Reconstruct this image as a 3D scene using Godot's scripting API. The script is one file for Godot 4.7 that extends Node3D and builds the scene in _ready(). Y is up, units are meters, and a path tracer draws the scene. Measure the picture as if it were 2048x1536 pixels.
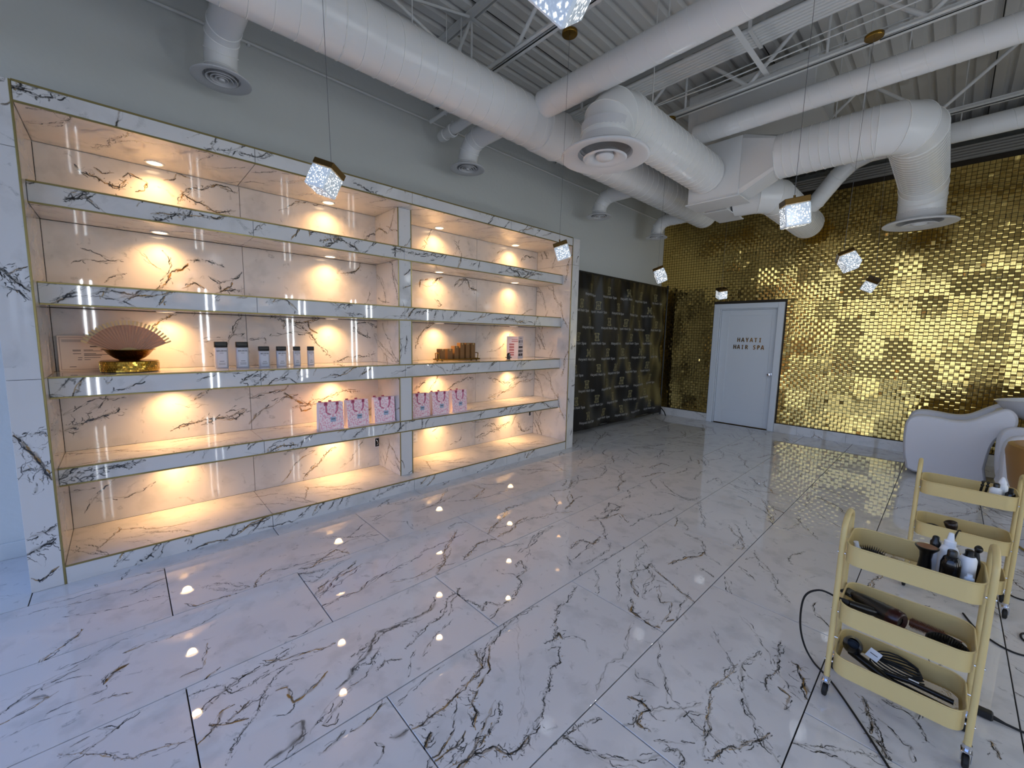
extends Node3D
# A salon lobby: marble display shelving, gold mosaic wall, white spiral ducts under a steel deck.

class MB:
	var v := PackedVector3Array()
	var n := PackedVector3Array()
	var t := PackedVector2Array()
	var ix := PackedInt32Array()
	var planar := false
	var uo := Vector3.ZERO
	var ua := Vector3.RIGHT
	var ub := Vector3.UP
	func map(o: Vector3, a: Vector3, b: Vector3) -> MB:
		planar = true; uo = o; ua = a; ub = b
		return self
	func vert(p: Vector3, nn: Vector3, uv := Vector2.ZERO) -> int:
		v.append(p); n.append(nn)
		t.append(Vector2((p - uo).dot(ua), (p - uo).dot(ub)) if planar else uv)
		return v.size() - 1
	func tri(a: int, b: int, c: int) -> void:
		if (v[c] - v[a]).cross(v[b] - v[a]).dot(n[a] + n[b] + n[c]) >= 0.0:
			ix.append_array(PackedInt32Array([a, b, c]))
		else:
			ix.append_array(PackedInt32Array([a, c, b]))
	func flat(pts: Array, out: Vector3, uvs := []) -> void:
		var nn: Vector3 = (pts[1] - pts[0]).cross(pts[2] - pts[0]).normalized()
		if nn.dot(out) < 0.0: nn = -nn
		var s := v.size()
		for i in pts.size(): vert(pts[i], nn, uvs[i] if uvs else Vector2.ZERO)
		for i in range(1, pts.size() - 1): tri(s, s + i, s + i + 1)
	func box(c: Vector3, s: Vector3, bev := 0.0, b := Basis.IDENTITY) -> MB:
		var h := s * 0.5
		var k := minf(bev, minf(h.x, minf(h.y, h.z)) * 0.9)
		for ax in 3:
			for sg in [-1.0, 1.0]:
				var u := (ax + 1) % 3
				var w := (ax + 2) % 3
				var pts := []
				for q in [[-1, -1], [1, -1], [1, 1], [-1, 1]]:
					var p := Vector3.ZERO
					p[ax] = sg * h[ax]; p[u] = q[0] * (h[u] - k); p[w] = q[1] * (h[w] - k)
					pts.append(c + b * p)
				var o := Vector3.ZERO
				o[ax] = sg
				flat(pts, b * o, [Vector2(0, 0), Vector2(1, 0), Vector2(1, 1), Vector2(0, 1)])
		if k > 0.0:
			for ax in 3:
				var u := (ax + 1) % 3
				var w := (ax + 2) % 3
				for su in [-1.0, 1.0]:
					for sw in [-1.0, 1.0]:
						var pts := []
						for q in [[-1, 0], [1, 0], [1, 1], [-1, 1]]:
							var p := Vector3.ZERO
							p[ax] = q[0] * (h[ax] - k)
							p[u] = su * (h[u] - (k if q[1] else 0.0)); p[w] = sw * (h[w] - (0.0 if q[1] else k))
							pts.append(c + b * p)
						var o := Vector3.ZERO
						o[u] = su; o[w] = sw
						flat(pts, b * o)
			for sx in [-1.0, 1.0]:
				for sy in [-1.0, 1.0]:
					for sz in [-1.0, 1.0]:
						var o := Vector3(sx, sy, sz)
						flat([c + b * (o * Vector3(h.x, h.y - k, h.z - k)), c + b * (o * Vector3(h.x - k, h.y, h.z - k)), c + b * (o * Vector3(h.x - k, h.y - k, h.z))], b * o)
		return self
	func between(a: Vector3, b: Vector3, bev := 0.0) -> MB:
		return box((a + b) * 0.5, (b - a).abs(), bev)
	# profile of (radius, height) points turned about y
	func lathe(prof: Array, sides := 24, xf := Transform3D.IDENTITY, smooth := 35.0, arc := TAU) -> MB:
		var rows := []
		for i in prof.size() - 1:
			var a: Vector2 = prof[i]
			var b: Vector2 = prof[i + 1]
			var d := b - a
			if d.length() < 1e-7: continue
			rows.append([a, b, Vector2(d.y, -d.x).normalized()])
		var lim := cos(deg_to_rad(smooth))
		for i in rows.size():
			var na: Vector2 = rows[i][2]
			var nb: Vector2 = rows[i][2]
			if i > 0 and na.dot(rows[i - 1][2]) > lim: na = (na + rows[i - 1][2]).normalized()
			if i < rows.size() - 1 and nb.dot(rows[i + 1][2]) > lim: nb = (nb + rows[i + 1][2]).normalized()
			var s := v.size()
			for k in sides + 1:
				var an := arc * k / sides
				var cs := cos(an)
				var sn := sin(an)
				for e in 2:
					var p: Vector2 = rows[i][e]
					var m: Vector2 = na if e == 0 else nb
					vert(xf * Vector3(p.x * cs, p.y, p.x * sn), (xf.basis * Vector3(m.x * cs, m.y, m.x * sn)).normalized(), Vector2(float(k) / sides, p.y))
			for k in sides:
				var q := s + k * 2
				tri(q, q + 1, q + 3); tri(q, q + 3, q + 2)
		return self
	func cyl(a: Vector3, b: Vector3, r: float, sides := 16, r2 := -1.0, caps := true) -> MB:
		var y := (b - a).normalized()
		var x := y.cross(Vector3.UP if absf(y.y) < 0.9 else Vector3.RIGHT).normalized()
		var xf := Transform3D(Basis(x, y, x.cross(y)), a)
		var l := (b - a).length()
		var rr := r if r2 < 0.0 else r2
		var pr := [Vector2(r, 0), Vector2(rr, l)]
		if caps: pr = [Vector2(0, 0), Vector2(r, 0), Vector2(rr, l), Vector2(0, l)]
		return lathe(pr, sides, xf, 20.0)
	func ball(c: Vector3, r: Vector3, sides := 16, b := Basis.IDENTITY) -> MB:
		var pr := []
		var m := maxi(6, sides / 2)
		for i in m + 1:
			var a := -PI / 2 + PI * i / m
			pr.append(Vector2(cos(a), sin(a)))
		return lathe(pr, sides, Transform3D(b * Basis.from_scale(r), c), 80.0)
	# smooth tube along points; r may be one radius or one per point
	func tube(path: Array, r, sides := 8, caps := true) -> MB:
		var m := path.size()
		var d0: Vector3 = (path[1] - path[0]).normalized()
		var side := d0.cross(Vector3.UP if absf(d0.y) < 0.9 else Vector3.RIGHT).normalized()
		var s := v.size()
		for i in m:
			var d: Vector3 = (path[mini(i + 1, m - 1)] - path[maxi(i - 1, 0)]).normalized()
			side = (side - d * side.dot(d)).normalized()
			var up := d.cross(side)
			var rad: float = r[i] if r is Array else r
			for k in sides + 1:
				var a := TAU * k / sides
				var o := side * cos(a) + up * sin(a)
				vert(path[i] + o * rad, o, Vector2(float(k) / sides, float(i) / m))
		for i in m - 1:
			for k in sides:
				var q := s + i * (sides + 1) + k
				var w := q + sides + 1
				tri(q, w, w + 1); tri(q, w + 1, q + 1)
		if caps:
			for e in [0, m - 1]:
				var o: Vector3 = (path[0] - path[1]).normalized() if e == 0 else (path[m - 1] - path[m - 2]).normalized()
				var c := vert(path[e], o)
				var f := v.size()
				for k in sides: vert(v[s + e * (sides + 1) + k], o)
				for k in sides: tri(c, f + k, f + (k + 1) % sides)
		return self
	# polygon in the xf's x-y plane, extruded along its z from -d/2 to d/2
	func prism(poly: Array, d: float, xf := Transform3D.IDENTITY, round := 0.0) -> MB:
		var pp := PackedVector2Array(poly)
		if Geometry2D.is_polygon_clockwise(pp): pp.reverse()
		var m := pp.size()
		var inner := pp
		if round > 0.0:
			inner = PackedVector2Array()
			for i in m:
				var e1 := (pp[i] - pp[(i + m - 1) % m]).normalized()
				var e2 := (pp[(i + 1) % m] - pp[i]).normalized()
				var nn := (Vector2(-e1.y, e1.x) + Vector2(-e2.y, e2.x)).normalized()
				inner.append(pp[i] + nn * round)
		var tr := Geometry2D.triangulate_polygon(inner)
		for sg in [-1.0, 1.0]:
			var s := v.size()
			for p in inner: vert(xf * Vector3(p.x, p.y, sg * d / 2), (xf.basis * Vector3(0, 0, sg)).normalized(), p)
			for i in range(0, tr.size(), 3): tri(s + tr[i], s + tr[i + 1], s + tr[i + 2])
		var rings := [[pp, -d / 2 + round, 0.0], [pp, d / 2 - round, 0.0]]
		if round > 0.0:
			rings = [[inner, -d / 2, -1.0], [pp, -d / 2 + round, -0.3], [pp, d / 2 - round, 0.3], [inner, d / 2, 1.0]]
		for q in rings.size() - 1:
			for i in m:
				var j := (i + 1) % m
				var e := (pp[j] - pp[i]).normalized()
				var o := Vector2(e.y, -e.x)
				var ep := (pp[i] - pp[(i + m - 1) % m]).normalized()
				var en := (pp[(j + 1) % m] - pp[j]).normalized()
				var oa := o if ep.dot(e) < 0.8 else (o + Vector2(ep.y, -ep.x)).normalized()
				var ob := o if en.dot(e) < 0.8 else (o + Vector2(en.y, -en.x)).normalized()
				var za: float = rings[q][2]
				var zb: float = rings[q + 1][2]
				var a := vert(xf * Vector3(rings[q][0][i].x, rings[q][0][i].y, rings[q][1]), (xf.basis * Vector3(oa.x, oa.y, za)).normalized())
				var b := vert(xf * Vector3(rings[q][0][j].x, rings[q][0][j].y, rings[q][1]), (xf.basis * Vector3(ob.x, ob.y, za)).normalized())
				var c := vert(xf * Vector3(rings[q + 1][0][j].x, rings[q + 1][0][j].y, rings[q + 1][1]), (xf.basis * Vector3(ob.x, ob.y, zb)).normalized())
				var f := vert(xf * Vector3(rings[q + 1][0][i].x, rings[q + 1][0][i].y, rings[q + 1][1]), (xf.basis * Vector3(oa.x, oa.y, zb)).normalized())
				tri(a, b, c); tri(a, c, f)
		return self
	func mesh(m: Material) -> ArrayMesh:
		var a := []
		a.resize(Mesh.ARRAY_MAX)
		a[Mesh.ARRAY_VERTEX] = v; a[Mesh.ARRAY_NORMAL] = n; a[Mesh.ARRAY_TEX_UV] = t; a[Mesh.ARRAY_INDEX] = ix
		var am := ArrayMesh.new()
		am.add_surface_from_arrays(Mesh.PRIMITIVE_TRIANGLES, a)
		am.surface_set_material(0, m)
		return am

var M := {}
var used := {}
var rng := RandomNumberGenerator.new()

func numbered(called: String) -> String:
	used[called] = used.get(called, -1) + 1
	return called if used[called] == 0 else "%s_%03d" % [called, used[called]]
func tag(o: Node, label: String, category := "", group := "", kind := "") -> Node:
	if label: o.set_meta("label", label)
	if category: o.set_meta("category", category)
	if group: o.set_meta("group", group)
	if kind: o.set_meta("kind", kind)
	return o
func thing(called: String, label: String, category: String, at := Vector3.ZERO, group := "", b := Basis.IDENTITY) -> Node3D:
	var o := Node3D.new()
	o.name = numbered(called)
	add_child(o)
	o.transform = Transform3D(b, at)
	tag(o, label, category, group)
	return o
func put(parent: Node, called: String, mesh: Mesh, xf := Transform3D.IDENTITY) -> MeshInstance3D:
	var o := MeshInstance3D.new()
	o.name = numbered(called) if parent == self else called
	o.mesh = mesh
	o.transform = xf
	parent.add_child(o, true)
	return o
func part(parent: Node3D, called: String, mb: MB, m: Material, xf := Transform3D.IDENTITY) -> MeshInstance3D:
	return put(parent, called, mb.mesh(m), xf)
# a part whose vertices are given in world coordinates, under a thing that is not turned
func wpart(parent: Node3D, called: String, mb: MB, m: Material) -> MeshInstance3D:
	return put(parent, called, mb.mesh(m), Transform3D(Basis.IDENTITY, -parent.global_position))
func structure(called: String, mb: MB, m: Material, label: String, at := Vector3.ZERO) -> MeshInstance3D:
	var o := put(self, called, mb.mesh(m), Transform3D(Basis.IDENTITY, at))
	tag(o, label, "", "", "structure")
	return o
func copy(src: Node3D, at: Transform3D, label: String) -> Node3D:
	var base := String(src.name)
	if base.length() > 4 and base.right(3).is_valid_int(): base = base.left(-4)
	var c: Node3D = src.duplicate()
	c.name = numbered(base)
	add_child(c)
	c.transform = at
	c.set_meta("label", label)
	return c
func V(x: float, y: float, z: float) -> Vector3: return Vector3(x, y, z)

func mat(key: String, c: Color, rough := 0.5, metal := 0.0) -> StandardMaterial3D:
	var m := StandardMaterial3D.new()
	m.resource_name = key
	m.albedo_color = c
	m.roughness = rough
	m.metallic = metal
	M[key] = m
	return m
func grainy(m: StandardMaterial3D, scale: float, depth: float, freq := 0.02) -> void:
	var nz := FastNoiseLite.new()
	nz.seed = 11; nz.frequency = freq; nz.fractal_octaves = 4
	var nt := NoiseTexture2D.new()
	nt.width = 256; nt.height = 256; nt.seamless = true; nt.as_normal_map = true; nt.bump_strength = depth; nt.noise = nz
	m.normal_enabled = true; m.normal_texture = nt
	m.uv1_triplanar = true; m.uv1_world_triplanar = true; m.uv1_scale = Vector3.ONE * scale
const FLOOR_VEINS = [[9,2,6,0,0.62,8.27,0.63,8.18,0.62,8.07],
	[6,1,5,0,0.81,8.21,0.86,8.13,0.91,7.99,0.91,7.9,0.96,7.78],
	[6,1,5,0,0.66,8.4,0.66,8.29,0.71,8.14,0.71,8.02,0.79,7.88,0.77,7.77],
	[6,1,5,1,0.97,7.64,1.01,7.53,1.15,7.43,1.14,7.5,1,7.62],
	[6,7,8,0,1.09,7.73,1.16,7.68,1.16,7.56,1.21,7.4],
	[4,1,4,0,1.37,8.34,1.35,8.24,1.32,8.14,1.23,7.99,1.25,7.9],
	[5,2,5,0,1.29,8.2,1.29,8.11,1.23,7.98],
	[5,10,22,0,1.53,8.04,1.47,8.01,1.45,7.96],
	[4,6,12,0,1.35,7.98,1.34,7.9],
	[5,0,5,0,1.46,8.33,1.39,8.28,1.39,8.15,1.43,8.08],
	[6,1,6,0,1.57,8.2,1.56,8.14,1.57,8.03,1.54,8.03],
	[4,0,4,0,1.62,8.31,1.6,8.23,1.62,8.11],
	[4,0,8,0,1.33,7.91,1.36,7.75,1.33,7.64,1.28,7.53],
	[5,5,6,0,1.7,7.8,1.7,7.72,1.59,7.69,1.53,7.68],
	[5,3,6,0,1.63,8.07,1.63,8.01,1.66,7.95],
	[2,3,30,0,1.43,8.25,1.47,8.2],
	[8,1,8,0,1.91,8.13,1.87,8.06,1.84,8.01,1.82,7.98,1.79,7.92],
	[4,1,14,0,1.82,8.12,1.81,8.07],
	[7,1,10,0,1.79,8.05,1.84,7.99],
	[5,7,10,0,2.12,7.79,2.09,7.74,2.01,7.69,2.01,7.65],
	[8,3,8,1,2.05,7.74,2.09,7.69,2.06,7.64,2.03,7.6],
	[6,9,10,0,2.09,7.69,2.12,7.62],
	[6,2,7,0,2.06,7.64,2.04,7.53],
	[6,1,6,1,1.84,7.79,1.85,7.71,1.87,7.66,1.94,7.65,1.95,7.58,1.91,7.5],
	[5,1,6,0,1.25,7.17,1.35,7.14,1.31,7.07,1.24,6.97],
	[6,4,14,0,1.49,7.17,1.4,7.07,1.38,6.95,1.35,6.84],
	[6,1,8,0,1.67,7.22,1.61,7.17,1.6,7.08,1.62,6.96,1.56,6.81,1.56,6.65],
	[6,1,8,0,1.75,7.38,1.77,7.32,1.74,7.24,1.72,7.2],
	[5,6,10,0,1.83,7.51,1.89,7.44,1.91,7.35,1.94,7.27,1.94,7.22],
	[5,1,5,0,1.94,7.54,1.93,7.46,1.93,7.39,1.95,7.33],
	[4,2,30,0,2.21,7.32,2.19,7.25,2.15,7.22,2.09,7.11,2.01,7.03,2.03,6.92,2.04,6.82,2.04,6.74,1.98,6.67],
	[9,1,7,1,2.08,7.2,2.07,7.14,2.05,7.05,2.03,7,2.04,6.93,2.07,6.85],
	[8,1,7,1,2.18,7.24,2.15,7.2,2.18,7.15,2.14,7.11,2.12,7.08],
	[9,1,8,1,2.12,6.81,2.13,6.74,2.07,6.66,2.01,6.6,2.01,6.54],
	[8,1,6,0,2.05,6.77,1.99,6.68,1.95,6.67],
	[8,1,7,1,2.2,6.99,2.18,6.92,2.14,6.83,2.13,6.8],
	[5,1,6,0,2.3,6.95,2.24,6.86,2.21,6.78,2.18,6.69],
	[6,1,6,0,2.36,7.06,2.29,7.01,2.24,6.95],
	[7,1,7,1,2.23,7.15,2.21,7.09,2.25,7.03],
	[4,10,16,0,2.05,7.51,2.06,7.47,2.13,7.47,2.16,7.47,2.15,7.42,2.09,7.31],
	[5,1,6,0,2.17,7.55,2.2,7.51,2.19,7.48,2.16,7.46],
	[3,0,28,0,2.27,7.51,2.27,7.47,2.34,7.5,2.35,7.57,2.36,7.62],
	[9,1,8,0,2.34,7.42,2.31,7.36,2.28,7.31],
	[8,1,6,0,2.34,7.42,2.37,7.38,2.33,7.35],
	[4,1,14,0,2.45,7.46,2.44,7.4,2.42,7.36],
	[6,5,9,0,2.44,7.35,2.44,7.29,2.43,7.25,2.41,7.19],
	[7,1,8,0,2.62,7.34,2.61,7.31,2.58,7.28,2.54,7.3],
	[3,1,22,0,2.56,7.25,2.58,7.22,2.58,7.18],
	[7,5,12,1,2.58,7.19,2.6,7.13,2.59,7.07,2.59,7.01,2.58,6.96,2.56,6.87,2.54,6.78,2.47,6.76,2.43,6.74],
	[9,1,7,0,2.69,7.05,2.63,6.99,2.59,6.97],
	[10,4,12,0,2.61,6.87,2.59,6.82,2.57,6.76,2.5,6.71,2.46,6.67],
	[9,6,12,1,2.74,6.99,2.7,6.94,2.65,6.93,2.62,6.88],
	[10,4,14,1,2.7,7.19,2.67,7.16,2.65,7.12],
	[8,3,8,0,2.73,7.19,2.74,7.15,2.72,7.1,2.69,7.04],
	[6,5,10,1,2.75,7.18,2.75,7.13,2.76,7.08,2.73,7.02],
	[9,3,12,1,2.83,7.09,2.82,7.05,2.84,7.03,2.85,6.98,2.91,6.96,2.92,6.92,2.91,6.85],
	[5,1,6,0,2.46,7.19,2.43,7.1,2.42,7.02,2.41,6.98,2.41,6.9],
	[2,0,4,0,2.4,6.43,2.61,6.62,2.81,6.8,2.88,6.89],
	[9,2,8,1,2.63,6.46,2.64,6.4,2.54,6.27,2.49,6.19,2.5,6.12,2.46,6.02,2.44,5.98],
	[8,1,9,1,2.48,6.2,2.5,6.14,2.51,6,2.61,6.01,2.68,5.99,2.74,5.97,2.79,6.04],
	[6,1,4,0,2.67,6.36,2.71,6.3,2.75,6.29,2.81,6.34],
	[8,2,8,1,2.67,6.48,2.69,6.42,2.76,6.49,2.75,6.55,2.81,6.63,2.84,6.7,2.88,6.75,2.91,6.85,2.93,6.92],
	[10,4,14,1,2.64,6.4,2.63,6.35,2.67,6.37],
	[8,2,6,0,2.4,5.72,2.49,5.8,2.58,5.94],
	[9,3,8,0,2.62,5.63,2.67,5.7,2.75,5.77],
	[5,5,18,1,2.73,5.82,2.79,5.92,2.86,5.93,2.92,5.94,2.96,5.92],
	[7,2,6,0,2.59,5.43,2.67,5.46,2.72,5.53,2.77,5.74],
	[4,2,14,0,2.73,5.53,2.8,5.52],
	[7,3,7,0,2.77,5.56,2.86,5.72,2.9,5.67,2.94,5.78,2.95,5.89],
	[5,9,12,0,2.96,5.85,2.98,5.8],
	[3,0,10,0,2.84,5.97,2.87,6.08,2.93,6.2,2.94,6.25,2.91,6.34,2.94,6.43,2.97,6.51],
	[6,1,6,0,2.99,6,3.05,6.12,3.12,6.19,3.15,6.25,3.2,6.33],
	[5,1,6,0,3.01,6.26,3.05,6.3,3.07,6.29,3.14,6.28],
	[5,1,5,0,3.14,5.7,3.21,5.8,3.27,5.85,3.32,5.91,3.32,5.99,3.36,6.02],
	[9,2,9,1,3.42,5.54,3.44,5.65,3.46,5.8,3.44,5.86,3.45,5.91,3.47,5.94],
	[7,5,12,0,3.49,5.88,3.54,5.9,3.54,5.99],
	[9,5,13,1,3.07,6.42,3.13,6.4,3.17,6.41,3.15,6.44,3.16,6.5,3.19,6.5,3.2,6.49],
	[8,2,8,0,3.07,6.59,3.12,6.56,3.15,6.52,3.14,6.47],
	[4,2,10,0,3.17,6.41,3.21,6.35,3.26,6.29,3.3,6.21],
	[7,2,8,0,3.26,6.38,3.28,6.3,3.33,6.26,3.37,6.31,3.37,6.37,3.39,6.44],
	[9,3,9,1,3.4,6.45,3.42,6.43,3.43,6.36,3.47,6.31,3.51,6.22,3.53,6.15],
	[6,1,6,0,3.24,6.52,3.29,6.47,3.35,6.41],
	[7,1,8,1,3.28,6.53,3.32,6.48,3.35,6.5,3.35,6.54],
	[10,2,14,0,3,6.8,3.03,6.82,3.04,6.85,3.06,6.86],
	[9,2,8,0,3.03,6.82,3.04,6.78,3.02,6.74,3,6.68,3.03,6.68,3.06,6.63,3.07,6.59],
	[6,2,5,0,1,7.1,1.04,6.93,1.01,6.85,0.99,6.73,0.96,6.56],
	[6,5,12,1,1.14,7.16,1.17,7.08,1.1,6.99,1.05,6.89,1.16,6.84],
	[5,4,8,0,1.12,7.13,1.14,7.03,1.19,6.84],
	[6,1,6,0,0.69,6.53,0.73,6.41,0.82,6.5],
	[7,1,6,0,0.79,6.53,0.73,6.33,0.74,6.24],
	[5,1,6,0,0.92,6.38,0.98,6.3,1.14,6.33],
	[6,1,6,1,0.57,6.26,0.63,6.11,0.51,5.9],
	[4,7,14,0,0.66,5.4,0.83,5.36,0.94,5.55,0.97,5.66],
	[5,2,6,0,1.23,7.15,1.33,7.09,1.26,6.98,1.22,6.85],
	[7,3,12,0,1.53,7.16,1.43,7.06,1.36,6.98,1.33,6.9,1.28,6.84],
	[8,1,8,0,1.67,7.21,1.63,7.17,1.6,7.06,1.62,6.97,1.57,6.9,1.54,6.81,1.54,6.71,1.52,6.55,1.47,6.44,1.46,6.31,1.46,6.21,1.42,6.01],
	[5,1,8,1,1.32,6.13,1.26,6.02,1.32,5.92,1.51,5.94],
	[2,0,4,0,1.52,6.75,1.37,6.58,1.37,6.5],
	[8,4,12,1,1.75,6.3,1.69,6.19,1.64,6.1,1.66,5.98,1.68,5.93],
	[8,1,6,0,1.71,6.49,1.72,6.43,1.74,6.36],
	[6,9,14,1,1.58,5.95,1.49,5.79,1.32,5.51,1.35,5.35],
	[6,6,12,1,1.66,5.92,1.65,5.78,1.57,5.62,1.56,5.49],
	[8,1,9,1,1.98,6.5,2.02,6.55,2.09,6.55,2.18,6.52,2.24,6.53],
	[8,2,8,1,2.23,6.53,2.19,6.47,2.27,6.42,2.27,6.32],
	[8,2,8,0,2.31,6.55,2.29,6.48,2.28,6.41],
	[5,1,4,0,1.98,6.21,2.05,6.21,2.09,6.16,2.13,6.17],
	[9,2,9,1,2.05,6.1,2.01,6.01,2.12,6.07,2.13,6.17,2.18,6.18,2.23,6.26,2.26,6.31],
	[7,2,6,0,2.05,6,1.96,5.88,1.84,5.72,1.82,5.58,1.81,5.49],
	[9,2,10,1,2.19,5.74,2.11,5.64,2,5.55,1.92,5.48,1.83,5.55,1.81,5.37],
	[9,4,12,1,2.13,5.64,2.1,5.48,2.2,5.45,2.17,5.3,2.1,5.17,2.02,5.2,1.95,5.32],
	[8,2,8,0,2.23,5.75,2.23,5.68,2.21,5.55,2.18,5.38],
	[8,1,6,0,2.17,5.73,2.3,5.85],
	[7,2,8,1,1.86,5.77,1.82,5.64,1.82,5.46],
	[5,1,7,1,2.3,5.74,2.33,5.6,2.33,5.44,2.27,5.34],
	[8,2,9,1,1.94,4.99,1.94,4.82,1.99,4.81,1.96,4.71,1.84,4.71,1.92,4.89],
	[7,6,10,0,1.94,5.18,2.02,4.97,2.04,4.83],
	[8,6,10,0,2.04,4.84,2.18,4.94],
	[9,1,9,0,1.88,4.57,1.89,4.42,1.78,4.28,1.77,4.12,1.95,3.96],
	[9,2,8,0,1.69,4.7,1.71,4.42,1.75,4.26],
	[6,1,7,1,1.92,4.12,2.1,4.06,2.3,4.08,2.34,3.88],
	[6,8,12,0,1.42,4.76,1.64,5.04,1.67,5.13],
	[5,4,7,0,1.63,5.47,1.66,5.24,1.75,5.12],
	[8,2,8,0,2.39,5.11,2.47,5.17,2.52,5.38,2.57,5.5,2.63,5.64,2.74,5.77],
	[7,2,6,0,2.55,5.4,2.69,5.5,2.78,5.76],
	[6,8,14,1,2.7,5.3,2.72,5.2,2.79,5.05,2.8,4.93],
	[5,2,7,0,2.75,4.82,2.81,4.97,2.89,5.01,2.95,5.04],
	[5,1,7,1,2.57,4.77,2.72,4.79,2.79,4.92],
	[8,2,8,1,2.97,5.22,2.87,5.18],
	[6,3,14,1,2.4,4.41,2.53,4.46,2.62,4.57,2.75,4.59,2.84,4.62,2.96,4.69],
	[9,2,9,0,3.01,5.16,3.11,5.34],
	[8,2,9,0,3.03,4.95,3.16,5.06],
	[5,2,6,0,3.03,4.83,3.07,4.73],
	[7,2,8,0,1.03,4.15,0.89,3.84,0.6,3.25,0.35,2.6,0.17,2.26],
	[6,3,7,0,1.03,4.15,1.12,3.89,1.09,3.33],
	[7,2,8,1,1.09,3.33,1.38,3.5,1.58,3.49,1.72,3.46],
	[8,3,10,1,1.58,3.49,1.58,3.17,1.69,3.2],
	[6,2,10,1,1.17,2.64,1.3,2.59,1.46,3.07],
	[7,2,8,1,2.23,3.46,2.24,3.19,2.37,3.41],
	[7,3,10,1,2.84,3.52,2.87,3.23,2.94,3.05],
	[7,3,10,1,3.05,3.02,3.18,3.06,3.29,3.15,3.39,3.33],
	[7,2,9,0,3.08,3.68,3.14,3.82,3.26,4.01,3.38,4.13],
	[6,2,7,0,2.99,3.65,3.07,3.59,3.12,3.39],
	[6,2,7,0,3.01,1.79,3.13,1.84,3.21,1.97],
	[7,8,16,1,3.49,5.67,3.52,5.67,3.56,5.76,3.59,5.86],
	[9,4,10,1,3.67,6.04,3.69,6.05,3.7,6.1],
	[8,4,13,1,3.75,5.66,3.78,5.75,3.8,5.82,3.8,5.86],
	[8,2,8,0,3.81,5.75,3.85,5.77,3.89,5.82,3.91,5.81,3.92,5.89],
	[7,2,7,1,3.81,5.62,3.88,5.62,3.93,5.67,3.95,5.74],
	[6,5,10,1,4.12,5.55,4.14,5.63],
	[9,3,12,1,3.79,5.87,3.84,5.9,3.86,5.96]]
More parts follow.
